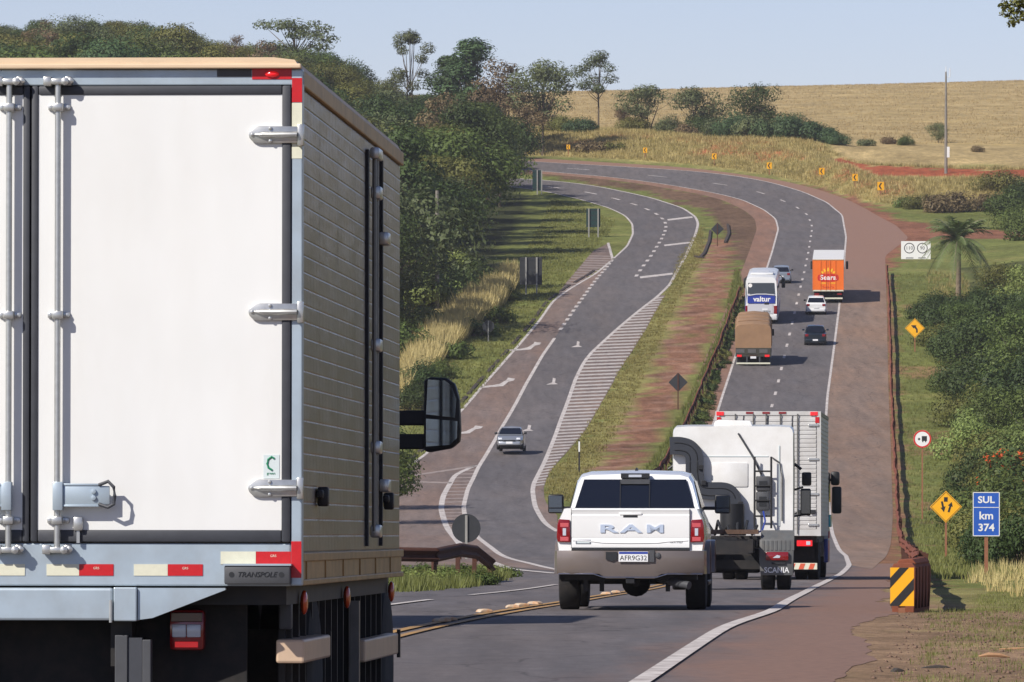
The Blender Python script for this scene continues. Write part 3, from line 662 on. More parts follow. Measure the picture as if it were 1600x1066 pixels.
    MB().lathe([(.05, -.2), (.22, -.1), (.22, .1), (.05, .2)], (0, 2.1, .5), 'y', 16).build('differential', 'chassis_black', T, True)
    for s in (-1, 1):
        wheel(T, s * 1.06, 2.1, .5, .27, True); wheel(T, s * 1.0, 8.35, .5, .28)
        sk = MB().box(*sorted((s * 1.13, s * 1.16)), .55, 7.1, .42, 1.03)
        y_ = .6
        while y_ < 7.1: sk.box(*sorted((s * 1.16, s * 1.19)), y_, y_ + .03, .3, 1.03); y_ += .42
        sk.build('side_skirt', 'chassis_black', T)
        gp = MB().box(*sorted((s * 1.14, s * 1.275)), .28, 1.95, .672, .785, .012).build('side_guard', 'guard_panel', T)
        MB().box(*sorted((s * 1.272, s * 1.278)), 1.93, 1.96, .66, .8).build('guard_end', 'black_plastic', gp)
        gp = MB().box(*sorted((s * 1.2, s * 1.27)), 4.5, 7.2, .6, .72, .01).build('side_guard', 'guard_panel', T)
        MB().box(*sorted((s * 1.262, s * 1.28)), 7.17, 7.23, .58, .74).build('guard_end', 'black_plastic', gp)
        MB().box(*sorted((s * 1.2, s * 1.25)), 4.3, 4.36, .3, .93).build('guard_post', 'wheel_steel', T)
        for yy in (.9, 3.75, 7.25): MB().sphere((s * 1.225, yy, .955), .04, (.5, 1.3, 1.5)).build('marker_lamp', 'amber_lamp', T, True)
    # quilted side plates
    def plate(y0, y1, z0, z1, s, nz, ny):
        mb = MB(); bm = mb.bm; vs = {}
        fz = [(j + q) / nz for j in range(nz) for q in (0, .09, .91)] + [1.]; fy = [(i + q) / ny for i in range(ny) for q in (0, .18, .82)] + [1.]
        for j, b_ in enumerate(fz):
            for i, a_ in enumerate(fy):
                h = .0018 if (i % 3 and j % 3) else (.0008 if j % 3 else 0.)
                h += .0007 * math.sin(i * 2.3 + j * 1.7 + y0 * 5) if (i % 3 and j % 3) else 0
                vs[i, j] = bm.verts.new((s * (1.264 + h), y0 + (y1 - y0) * a_, z0 + (z1 - z0) * b_))
        for j in range(len(fz) - 1):
            for i in range(len(fy) - 1): bm.faces.new((vs[i, j], vs[i + 1, j], vs[i + 1, j + 1], vs[i, j + 1]))
        return mb.build('side_plate', 'stainless', T)
    for s in (-1, 1):
        y0 = .1
        while y0 < LB - .1:
            y1 = min(y0 + 1.21, LB - .02); plate(y0 + .005, y1 - .005, 1.2, 3.395, s, 28, 6); y0 = y1
        tr = MB().box(*sorted((s * 1.262, s * 1.285)), .1, LB, 3.40, 3.477, .006)
        tr.build('top_rail', 'rail_alloy', T)
        br = MB().box(*sorted((s * 1.255, s * 1.275)), .1, LB, 1.045, 1.155).box(*sorted((s * 1.258, s * 1.288)), .1, LB, 1.155, 1.197, .005).box(*sorted((s * 1.258, s * 1.288)), .1, LB, 1.042, 1.07, .005)
        y_ = .35
        while y_ < LB: br.box(*sorted((s * 1.275, s * 1.283)), y_, y_ + .05, 1.07, 1.155); y_ += 1.2
        br.build('bottom_rail', 'rail_alloy', T)
        # side door: seals, rods
        if s > 0:
            sd_ = MB().box(1.266, 1.283, 4.5, 4.58, 1.22, 3.34).box(1.266, 1.283, 5.62, 5.68, 1.22, 3.34).build('door_seal', 'ink_dark', T)
            for yy in (4.72, 4.86): MB().tube([(1.3, yy, 1.3), (1.3, yy, 3.3)], .013, 8).build('lock_rod', 'wheel_steel', T, True)
            for yy, zz in ((4.8, 3.12), (4.8, 1.75), (5.45, 2.9), (4.8, 2.3), (5.5, 1.55), (4.8, 1.3)): MB().box(1.28, 1.335, yy - .09, yy + .09, zz - .035, zz + .035, .012).build('rod_guide', 'galvanised', T, True)
            MB().box(1.28, 1.33, 4.65, 4.95, 3.3, 3.36, .01).build('cam_keeper', 'galvanised', T, True)
            for yy, zz in ((1.15, 1.47), (5.95, 1.47)): MB().box(1.27, 1.305, yy - .1, yy + .1, zz - .012, zz + .03, .01).box(1.27, 1.325, yy - .03, yy + .04, zz - .05, zz + .045, .01).build('tie_hook', 'black_plastic', T, True)
    # cab ahead of the box with its mirrors
    cb = MB(); secs = []
    for y, zt, hw in ((7.6, 2.75, 1.08), (8.2, 2.8, 1.1), (9.0, 2.72, 1.08), (9.35, 2.0, 1.05), (9.5, 1.4, 1.0)):
        secs.append([(-hw, y, .7), (-hw, y, 1.6), (-hw * .92, y, zt - .1), (-hw * .8, y, zt), (hw * .8, y, zt), (hw * .92, y, zt - .1), (hw, y, 1.6), (hw, y, .7)])
    cb.loft(secs).build('cab', 'white_paint', T, True)
    MB().poly([(-.9, 9.1, 2.6), (.9, 9.1, 2.6), (.98, 9.38, 1.75), (-.98, 9.38, 1.75)])and None
    for s in (-1, 1):
        P = [(1.335, 1.78), (1.36, 1.765), (1.50, 1.79), (1.548, 1.83), (1.553, 1.9), (1.545, 2.08), (1.52, 2.17), (1.47, 2.205), (1.37, 2.21), (1.337, 2.19)]
        mr = MB().prism([(s * x, z) for x, z in P], 'y', 8.45, 8.57, .012).build('side_mirror', 'black_plastic', T, True)
        for q, tl_ in ((((1.35, 1.99), (1.52, 1.97), (1.528, 2.08), (1.5, 2.16), (1.46, 2.19), (1.36, 2.195)), .05), (((1.35, 1.80), (1.49, 1.81), (1.532, 1.85), (1.535, 1.95), (1.35, 1.965)), .02)):
            mb = MB(); mb.poly([(s * x, 8.447 - (z - 2.0) * 0 - tl_ * (2.2 - z) * -.25 - .012, z) for x, z in q]); mb.build('glass', 'mirror_bright', mr)
        for zz in (1.83, 1.97): MB().box(*sorted((s * 1.0, s * 1.36)), 8.48, 8.54, zz - .045, zz + .045 - (.0), .01).build('arm', 'black_plastic', mr)
    return T
box_truck()
# ------------------------------------------------------------------ pickup
mat('pickup_white', (238, 238, 236), .22, coat=.7, var=.015, scale=2)
mat('bronze_paint', (122, 112, 107), .35, .3, coat=.4, var=.04, scale=3)
mat('letter_sky_chrome', (196, 208, 226), .3, .25)  # pale blue sky reflection painted into the letters' base colour
mat('pink_lens', (198, 84, 88), .25, coat=.6)
mat('plate_white', (228, 228, 228), .5); mat('plate_blue', (40, 62, 150), .5)
def hull(secs, name, m, parent, angle=40, sm=True):
    """secs: (y, [(halfwidth, z), ...] bottom to top); mirrored to a closed loft"""
    mb = MB(); L_ = []
    for y, pr in secs:
        L_.append([(w_, y if not isinstance(y, (list, tuple)) else y[i], z) for i, (w_, z) in enumerate(pr)] + [(-w_, y if not isinstance(y, (list, tuple)) else y[len(pr) - 1 - i], z) for i, (w_, z) in enumerate(pr[::-1])])
    mb.loft(L_); return mb.build(name, m, parent, sm, angle=angle)
def pickup():
    T = empty('pickup_truck', vmat(985, 96.6, 2.7), 'white crew-cab pickup with chrome tailgate letters and bronze bumper', 'pickup truck')
    # bed sides + body down to the bronze lower band
    def side(y0, y1, k=1.0): return
    up = [(.985, .80), (1.005, .95), (1.0, 1.12), (.975, 1.25), (.93, 1.345), (.915, 1.385), (.87, 1.392)]
    fr = [(.975, .80), (.99, .95), (.985, 1.1), (.95, 1.18), (.90, 1.22), (.86, 1.235), (.8, 1.24)]
    hull([(.035, [(w_ * .985, z) for w_, z in up]), (.15, up), (2.0, up), (2.2, up), (4.0, up), (4.35, [(w_, z * .98) for w_, z in up]), (5.5, fr), (5.75, [(w_ * .93, z) for w_, z in fr])], 'body', 'pickup_white', T)
    hull([(.06, [(.94, .58), (1.0, .62), (1.012, .72), (1.012, .805)]), (2.0, [(.94, .50), (1.0, .54), (1.015, .66), (1.012, .805)]), (5.6, [(.92, .50), (.98, .54), (1.0, .66), (.99, .805)])], 'lower_band', 'bronze_paint', T)
    # dark panel standing in for the open bed's interior, slightly below the rails
    MB().box(-.82, .82, .12, 1.96, 1.385, 1.398).build('bed_dark_panel', 'black_plastic', T)
    # tailgate
    tg = MB(); P = [(0.02, .845), (.0, .86), (-.006, .95), (.004, .985), (-.004, 1.02), (-.004, 1.24), (-.008, 1.29), (.01, 1.31), (.0, 1.345), (-.012, 1.372), (.0, 1.386), (.06, 1.392), (.06, .845)]
    tgo = tg.prism([(y, z) for y, z in P], 'x', -.80, .80).build('tailgate', 'pickup_white', T, True, angle=25)
    for s in (-1, 1): MB().box(*sorted((s * .800, s * .806)), -.001, .05, .85, 1.385).build('gap', 'ink_dark', tgo)
    MB().box(-.8, .8, .0, .05, .838, .846).build('gap', 'ink_dark', tgo)
    # character crease on the lower gate
    c_ = [(-.78, .955), (-.5, .94), (-.38, .925), (.0, .92), (.38, .925), (.5, .94), (.78, .955)]
    MB().tube([(x, -.004, z) for x, z in c_], .010, 6).build('crease', 'pickup_white', tgo, True)
    h_ = MB().box(-.155, .155, -.018, .0, 1.30, 1.335, .01).build('handle', 'pickup_white', tgo, True)
    MB().box(-.10, .10, -.010, .0, 1.265, 1.298, .006).build('recess', 'ink_dark', h_)
    # chrome letters
    for ch, x in (('R', -.325), ('A', -.01), ('M', .315)): text_part(ch, .152, 'letter_sky_chrome', tgo, TM(x + .02, -.012, 1.11), name='letter', ext=.006, sx=2.7 if ch != 'M' else 2.15, bold=.004)
    bd = MB().box(-.745, -.535, -.008, -.002, .905, .965, .004).build('badge', 'chrome', tgo)
    MB().box(-.725, -.555, -.0095, -.0078, .918, .952).build('badge_field', 'label_pale', bd)
    text_part('4x4 HD', .05, 'ink_dark', tgo, TM(.62, -.007, .935), ext=.001, sx=1.1)
    # tail lights
    for s in (-1, 1):
        tl = hull and MB().prism([(s * .815, .93), (s * .99, .935), (s * 1.004, 1.0), (s * .995, 1.17), (s * .975, 1.245), (s * .825, 1.235)], 'y', -.005, .25, .008).build('tail_light', 'red_lamp', T, True)
        for zz, hh in ((1.165, .028), (.975, .028)): MB().box(*sorted((s * .84, s * .955)), -.009, -.004, zz - hh, zz + hh, .004).build('bright_bar', 'pink_lens', tl)
        MB().box(*sorted((s * .875, s * .92)), -.009, -.004, 1.02, 1.12, .004).build('lens', 'clear_lens', tl)
    # bumper
    bp_ = MB(); secs = []
    for x_, y_ in ((-1.03, .14), (-1.0, .0), (-.8, -.1), (-.42, -.13), (-.33, -.13), (.33, -.13), (.42, -.13), (.8, -.1), (1.0, 0.), (1.03, .14)):
        d_ = .06 if abs(x_) < .4 else 0
        secs.append([(x_, y_ + .1, .82), (x_, y_, .815), (x_, y_ - .012 + (.02 if d_ else 0), .74), (x_, y_, .55 - d_ * 0), (x_, y_ + .03, .50 - d_), (x_, y_ + .2, .50 - d_), (x_, .3, .82)])
    bmp = bp_.loft(secs).build('bumper', 'bronze_paint', T, True, angle=30)
    MB().box(-.80, .80, -.095, .02, .818, .836, .004).build('step_pad', 'black_plastic', bmp)
    MB().tube([(-.98, -.02, .5), (-.5, -.125, .5), (-.36, -.135, .455), (.36, -.135, .455), (.5, -.125, .5), (.98, -.02, .5)], .008, 6).build('trim_edge', 'chrome', bmp)
    MB().prism([(-.33, .80), (-.18, .80), (-.18, .70), (-.24, .67), (-.33, .70)], 'y', -.150, -.1).build('tow_socket', 'ink_dark', bmp)
    MB().box(.26, .33, -.152, -.12, .66, .82, .004).build('plug_cover', 'grey_plastic', bmp); MB().lathe([(.001, -.165), (.03, -.16), (.04, -.14)], (.38, 0, .75), 'y', 14).build('socket', 'grey_plastic', bmp)
    pl = MB().box(-.155, .245, -.165, -.148, .665, .805, .004).build('licence_plate', 'plate_white', T)
    MB().box(-.15, .24, -.167, -.1655, .772, .802).build('plate_band', 'plate_blue', pl)
    text_part('AFR9G32', .095, 'ink_dark', pl, TM(.045, -.1665, .715), ext=.001, sx=.98)
    # cab
    def cabsec(y, zt, wt, wb, zb=1.36): return (y, [(wb, zb), (wb - .02, zb + .06), (wt + .05, zt - .12), (wt, zt - .035), (wt - .12, zt), (.0, zt + .02)])
    hull([([1.98, 1.98, 2.14, 2.2, 2.3, 2.32], cabsec(0, 1.86, .74, .90)[1]), ([2.1, 2.1, 2.3, 2.4, 2.5, 2.52], cabsec(0, 1.90, .755, .915)[1]), (3.3, cabsec(0, 1.925, .76, .925)[1]), (4.0, cabsec(0, 1.90, .745, .92)[1]), ([4.85, 4.8, 4.3, 4.2, 4.15, 4.15], cabsec(0, 1.86, .72, .90)[1])], 'cab', 'pickup_white', T, 30)
    # rear glass in three panes lying on the raked rear wall
    def pane(x0a, x0b, x1a, x1b, m_='dark_glass', zb=1.40, zt=1.80, off=.012):
        f = lambda z: 1.985 + (z - 1.42) / (1.74 - 1.42) * .155 if z < 1.74 else 2.14 + (z - 1.74) * .7
        mb = MB(); mb.poly([(x0a, f(zb) - off, zb), (x1a, f(zb) - off, zb), (x1b, f(zt) - off, zt), (x0b, f(zt) - off, zt)])
        mb.poly([(x0a, f(zb) - off + .008, zb), (x0b, f(zt) - off + .008, zt), (x1b, f(zt) - off + .008, zt), (x1a, f(zb) - off + .008, zb)])
        return mb.build('window_pane', m_, T)
    pane(-.83, -.71, -.205, -.205); pane(.205, .205, .83, .71); pane(-.2, -.2, .2, .2, off=.02)
    sl = MB().box(-.205, .205, 2.105, 2.125, 1.735, 1.80).build('slider_frame', 'grey_plastic', T)
    for q in (-.203, .203): MB().tube([(q, 1.965, 1.42), (q, 2.12, 1.79)], .006, 6).build('slider_post', 'black_plastic', sl)
    bl = MB().box(-.2, .2, 2.14, 2.24, 1.815, 1.885, .008).build('stop_lamp', 'ink_dark', T)
    MB().box(-.09, .09, 2.134, 2.139, 1.83, 1.865, .002).build('lens', 'clear_lens', bl); MB().tube([(.0, 2.7, 1.93), (.0, 2.85, 1.95), (0, 3.0, 1.93)], .02, 6).build('antenna_fin', 'black_plastic', T)
    for s in (-1, 1):
        MB().poly([(s * .925, 2.3, 1.42), (s * .925, 4.4, 1.42), (s * .80, 4.0, 1.80), (s * .80, 2.5, 1.80)]).build('side_window', 'dark_glass', T) if False else None
        mb = MB(); mb.poly([(s * .922, 2.35, 1.41), (s * .925, 4.5, 1.41), (s * .818, 4.05, 1.79), (s * .818, 2.5, 1.79)]); mb.build('side_window', 'dark_glass', T)
        mr = MB().box(*sorted((s * 1.07, s * 1.29)), 4.0, 4.13, 1.33, 1.60, .03).build('side_mirror', 'black_plastic', T, True)
        MB().box(*sorted((s * 1.09, s * 1.275)), 3.992, 4.0, 1.41, 1.58, .004).build('glass', 'mirror_glass', mr); MB().box(*sorted((s * 1.09, s * 1.275)), 3.992, 4.0, 1.345, 1.40, .004).build('glass', 'mirror_glass', mr)
        MB().box(*sorted((s * .9, s * 1.1)), 4.03, 4.1, 1.38, 1.43, .01).build('arm', 'black_plastic', mr)
        for y_ in (1.25, 4.75):
            wheel(T, s * .87, y_, .41, .285)
            fl = MB(); pts = []
            for k in range(13):
                a = math.pi * k / 12; pts.append((y_ + .52 * math.cos(a), .5 + .46 * math.sin(a)))
            pts2 = [(y_ + (q[0] - y_) * .86, .5 + (q[1] - .5) * .86) for q in pts[::-1]]
            fl.prism(pts + pts2, 'x', *sorted((s * .98, s * 1.065))); fl.build('wheel_flare', 'bronze_paint', T, True)
            MB().prism(pts2 + [], 'x', *sorted((s * .985, s * 1.02))).build('wheel_well', 'ink_dark', T)
        MB().box(*sorted((s * .985, s * 1.02)), 2.2, 4.2, .33, .40, .02).build('side_step', 'black_plastic', T)
        MB().poly([(s * .66, .75, .3), (s * .99, .75, .3), (s * .99, .72, .62), (s * .66, .72, .62)]).build if False else None
    # underbody
    MB().box(-.9, .9, .2, 5.4, .42, .62).build('chassis', 'chassis_black', T)
    MB().tube([(-.75, 1.25, .41), (.75, 1.25, .41)], .06, 10).build('axle', 'chassis_black', T)
    MB().lathe([(.06, -.22), (.19, -.1), (.2, .08), (.06, .2)], (.04, 1.25, .38), 'y', 16).build('differential', 'chassis_black', T, True)
    MB().tube([(.35, 1.2, .44), (.45, .5, .42), (.62, .1, .38), (.8, -.02, .345)], .055, 12).build('exhaust_pipe', 'grey_plastic', T, True)
    MB().box(-.06, .06, -.12, .3, .37, .45, .008).build('tow_hitch', 'black_plastic', T)
    for q in (-.62, -.4, .5): MB().box(q - .03, q + .03, .3, .4, .26, .45).build('spring_hanger', 'chassis_black', T)
    return T
pickup()
# ------------------------------------------------------------------ tractor unit without trailer
mat('duct_grey', (48, 51, 58), .5, var=.06, scale=5)
mat('fender_grey', (92, 94, 94), .55, var=.12, scale=6, dirt=(110, 100, 90), dscale=5, damt=.4)
mat('rust_plate', (96, 74, 60), .7, .3, var=.25, scale=8)
mat('alu_ribbed', (206, 204, 200), .45, .25, var=.04, scale=3, dirt=(176, 168, 158), dscale=2, damt=.5)
mat('teal_paint', (66, 178, 182), .35, coat=.5); mat('blue_paint', (44, 66, 150), .35, coat=.5)
mat('stripe_orange', (206, 90, 60), .5)
def ribbon(path, half, y0, y1):
    """flat bent duct: 2D path (x,z) widened by half, extruded y0..y1"""
    L_, R_ = [], []
    for i, p in enumerate(path):
        a = Vector(path[max(i - 1, 0)]); b = Vector(path[min(i + 1, len(path) - 1)]); d = (b - a).normalized(); n = Vector((-d.y, d.x)); p = Vector(p)
        L_.append(p + n * half); R_.append(p - n * half)
    mb = MB()
    for i in range(len(path) - 1):
        q = [L_[i], L_[i + 1], R_[i + 1], R_[i]]
        for yy, o in ((y0, 1), (y1, -1)): mb.poly([(v.x, yy, v.y) for v in (q if o > 0 else q[::-1])])
        for a, b in ((L_[i], L_[i + 1]), (R_[i + 1], R_[i])): mb.poly([(a.x, y0, a.y), (a.x, y1, a.y), (b.x, y1, b.y), (b.x, y0, b.y)])
    for k in (0, -1): mb.poly([(L_[k].x, y0, L_[k].y), (R_[k].x, y0, R_[k].y), (R_[k].x, y1, R_[k].y), (L_[k].x, y1, L_[k].y)])
    bmesh.ops.remove_doubles(mb.bm, verts=mb.bm.verts, dist=1e-4)
    return mb
def curve2(pts, n=6):
    out = []; P = [Vector(p) for p in pts]; P = [P[0]] + P + [P[-1]]
    for i in range(1, len(P) - 2):
        for k in range(n):
            t = k / n; a, b, c, d = P[i - 1:i + 3]
            out.append(tuple(.5 * ((2 * b) + (c - a) * t + (2 * a - 5 * b + 4 * c - d) * t * t + (3 * b - a - 3 * c + d) * t ** 3)))
    return out + [tuple(P[-2])]
def tractor():
    T = empty('tractor_unit', vmat(1141, 142.5, 2.8), 'white tractor unit without trailer, dark intake duct behind its cab', 'truck')
    yb = 3.4
    lx = lambda px: (px - 1153) / 76.2 + .0
    lz = lambda py: (916 - py) / 76.2
    # cab shell: rear wall, roof step, sides
    P = [(1.24, 1.2), (1.245, 2.2), (1.243, 2.95), (1.243, 3.2), (1.228, 3.275), (1.18, 3.325), (.95, 3.34), (0, 3.345)]
    hull([(yb, [(w_ * .985, z) for w_, z in P]), (yb + .06, P), (yb + .9, [(w_, z * 1.015 if z > 3 else z) for w_, z in P]), (yb + 1.5, P), (yb + 1.9, [(w_ * .98, z * .97 if z > 2.8 else z) for w_, z in P]), (yb + 2.15, [(w_ * .95, min(z, 1.9 + (z - 1.2) * .1) if z > 1.9 else z) for w_, z in P])], 'cab', 'white_paint', T, 35)
    MB().box(-.98, -.98 + 1.7, yb - .012, yb, 2.72, 2.735).build('panel_seam', 'label_pale', T)
    rp = MB().prism([(-.42, 2.10), (.28, 2.10), (.30, 2.12), (.30, 2.58), (.28, 2.60), (-.42, 2.60), (-.44, 2.58), (-.44, 2.12)], 'y', yb - .02, yb + .01, .008).build('rear_panel', 'white_paint', T, True)
    MB().box(.93, .95, yb - .02, yb, 1.3, 2.95).build('panel_seam', 'label_pale', T)
    MB().prism([(-.42, 3.33), (.40, 3.33), (.34, 3.47), (-.32, 3.49), (-.40, 3.43)], 'y', yb + .5, yb + 1.3, .02).build('air_conditioner', 'white_paint', T, True)
    for s in (-1, 1):
        MB().box(*sorted((s * 1.235, s * 1.252)), yb + .35, yb + 1.6, 1.95, 2.75, .004).build('side_window', 'dark_glass', T)
        ar = MB().tube([(s * 1.2, yb + 1.75, 2.62), (s * 1.38, yb + 1.75, 2.48)], .03, 8).build('mirror_arm', 'black_plastic', T)
        mr = MB().box(*sorted((s * 1.36, s * 1.58)), yb + 1.68, yb + 1.8, 1.52, 2.08, .035).build('side_mirror', 'black_plastic', T, True)
        MB().box(*sorted((s * 1.39, s * 1.59)), yb + 1.68, yb + 1.8, 2.14, 2.42, .035).build('wide_mirror', 'black_plastic', T, True)
        MB().box(*sorted((s * 1.38, s * 1.56)), yb + 1.672, yb + 1.68, 1.56, 2.04, .003).build('glass', 'dark_glass', mr)
        MB().tube([(s * 1.22, yb + 1.75, 1.5), (s * 1.42, yb + 1.74, 1.54)], .02, 8).build('mirror_arm', 'black_plastic', T); MB().tube([(s * 1.22, yb + 1.75, 2.05), (s * 1.42, yb + 1.74, 2.11)], .02, 8).build('mirror_arm', 'black_plastic', T)
    # intake duct: flat plastic, S-shaped, with moulded grooves
    pth = curve2([(-1.3, 2.94), (-1.08, 2.94), (-.90, 2.88), (-.80, 2.72), (-.79, 2.35), (-.72, 2.1), (-.55, 2.02), (-.2, 2.01), (-.06, 1.94), (-.01, 1.78), (-.01, 1.35)])
    dc = ribbon(pth, .18, yb - .20, yb - .03).build('intake_duct', 'duct_grey', T, True, angle=50)
    for o_ in (.06, -.09):
        g_ = [];
        for i, p in enumerate(pth[3:-8]):
            a = Vector(pth[i + 2]); b = Vector(pth[i + 4]); d = (b - a).normalized(); n = Vector((-d.y, d.x)); q = Vector(p) + n * o_; g_.append((q.x, yb - .202, q.y))
        MB().tube(g_, .014, 6).build('groove', 'ink_dark', dc)
    for q in ((-.66, 2.5), (-.60, 2.18), (.15, 1.75)): MB().box(q[0] - .05, q[0] + .05, yb - .25, yb - .01, q[1] - .05, q[1] + .05, .01).build('clip', 'black_plastic', dc)
    MB().tube([(-.02, yb - .2, 1.75), (-.02, yb - .2, 1.1)], .25, 14).build('air_filter', 'black_plastic', T, True)
    # ladder, catwalk boxes, hoses
    ld = MB()
    for x_ in (.44, .78): ld.tube([(x_, yb - .16, 1.25), (x_, yb - .16, 2.72)], .022, 8)
    for z_ in (1.5, 1.82, 2.12, 2.42): ld.tube([(.44, yb - .16, z_), (.78, yb - .16, z_)], .018, 8)
    ld.build('ladder', 'black_plastic', T, True)
    for q in ((.47, .76, 2.02, 2.32), (.47, .74, 1.62, 2.0)): 
        b_ = MB().box(q[0], q[1], yb - .14, yb - .005, q[2], q[3], .02).build('tool_box', 'grey_plastic', T, True); MB().box(q[0] + .06, q[1] - .06, yb - .145, yb - .14, q[2] + .08, q[3] - .1).build('recess', 'ink_dark', b_)
    MB().tube([(.1, yb - .03, 3.2), (.4, yb - .03, 2.72), (.58, yb - .1, 2.35)], .022, 6).build('cable', 'grey_plastic', T)
    MB().tube([(.8, yb - .03, 2.7), (.95, yb - .04, 2.6), (1.0, yb - .04, 2.3), (1.0, yb - .04, 1.4)], .016, 6).build('cable', 'wheel_steel', T)
    MB().tube(curve2([(.5, 0, ) , (.6, 0)]) and [(.62, yb - .2, 1.6), (.66, yb - .3, 1.4), (.6, yb - .4, 1.2), (.45, yb - .5, 1.15)], .02, 6).build('air_hose', 'blue_paint', T)
    # frame, fifth wheel, fenders
    for s in (-1, 1): MB().box(s * .4 - .05, s * .4 + .05, 0, 5.2, .75, 1.03).build('chassis_rail', 'chassis_black', T)
    MB().box(-.42, .42, .02, .08, .72, 1.0).build('cross_member', 'chassis_black', T)
    fw = MB().prism([(-.55, .9), (-.45, .9), (-.15, 2.0), (.15, 2.0), (.45, .9), (.55, .9), (.55, 1.6), (.3, 2.1), (-.3, 2.1), (-.55, 1.6)], 'z', 1.13, 1.22).build('fifth_wheel', 'rust_plate', T)
    MB().box(-.8, .62, 2.6, 3.3, 1.03, 1.09).build('catwalk', 'chassis_black', T); MB().box(-.95, .5, 2.3, 3.3, .86, 1.02, .03).build('battery_tray', 'chassis_black', T)
    for k in range(7): MB().tube([(-.75 + .2 * k, 3.1, 1.2), (-.7 + .2 * k, 2.7, 1.3 + .05 * (k % 3)), (-.5 + .15 * k, 2.4, 1.12)], .03, 6).build('air_hose', 'ink_dark', T)
    MB().tube([(-.85, 2.5, .75), (.1, 2.5, .75)], .33, 18).build('fuel_tank', 'black_plastic', T, True)
    MB().box(-.95, .56, 2.15, 3.3, .34, .85, .04).build('air_tank_cluster', 'chassis_black', T)
    for k in range(4): MB().tube([(-.3 + .22 * k, 2.0, .5 + .1 * (k % 2)), (-.3 + .22 * k, 2.3, .5 + .1 * (k % 2))], .1, 10).build('air_tank', 'black_plastic', T, True)
    MB().box(-1.1, 1.1, 1.38, 1.5, .42, .6).build('axle', 'chassis_black', T)
    for s in (-1, 1):
        wheel(T, s * 1.06, 1.42, .52, .29, True); wheel(T, s * 1.03, 4.55, .52, .3)
        fd = MB(); o_, i_ = [], []
        for k in range(11):
            a = math.radians(-18 + 150 * k / 10); o_.append((1.42 - .66 * math.cos(a) * 1.0, .55 + .66 * math.sin(a))); i_.append((1.42 - .62 * math.cos(a), .55 + .62 * math.sin(a)))
        fdo = fd.prism(o_ + i_[::-1], 'x', *sorted((s * .60, s * 1.27))).build('fender', 'fender_grey', T, True)
        fl = MB().prism([(s * .60, .30), (s * 1.25, .30), (s * 1.265, .8), (s * 1.26, 1.02), (s * .58, 1.02), (s * .57, .6)], 'y', .70, .74, .01).build('mud_flap', 'fender_grey', T, True)
        rb = MB(); x_ = .63
        while x_ < 1.24: rb.box(*sorted((s * x_, s * (x_ + .05))), .690, .70, .80, 1.0, .004); x_ += .085
        rb.build('rib', 'fender_grey', fl)
        tl = MB().box(*sorted((s * .70, s * 1.16)), .62, .70, .60, .77, .015).build('tail_light', 'red_lamp', T, True)
        MB().prism([(s * .84, .65), (s * .98, .65), (s * 1.0, .69), (s * .93, .71)], 'y', .612, .619).build('lens', 'clear_lens', tl)
        MB().box(*sorted((s * .82, s * 1.1)), .66, .70, .52, .56, .006).build('lamp_shade', 'ink_dark', tl)
        text_part('SCANIA', .155, 'plate_white', fl, TM(s * .92, .688, .40), ext=.002, sx=.92, bold=.0022)
    return T
tractor()
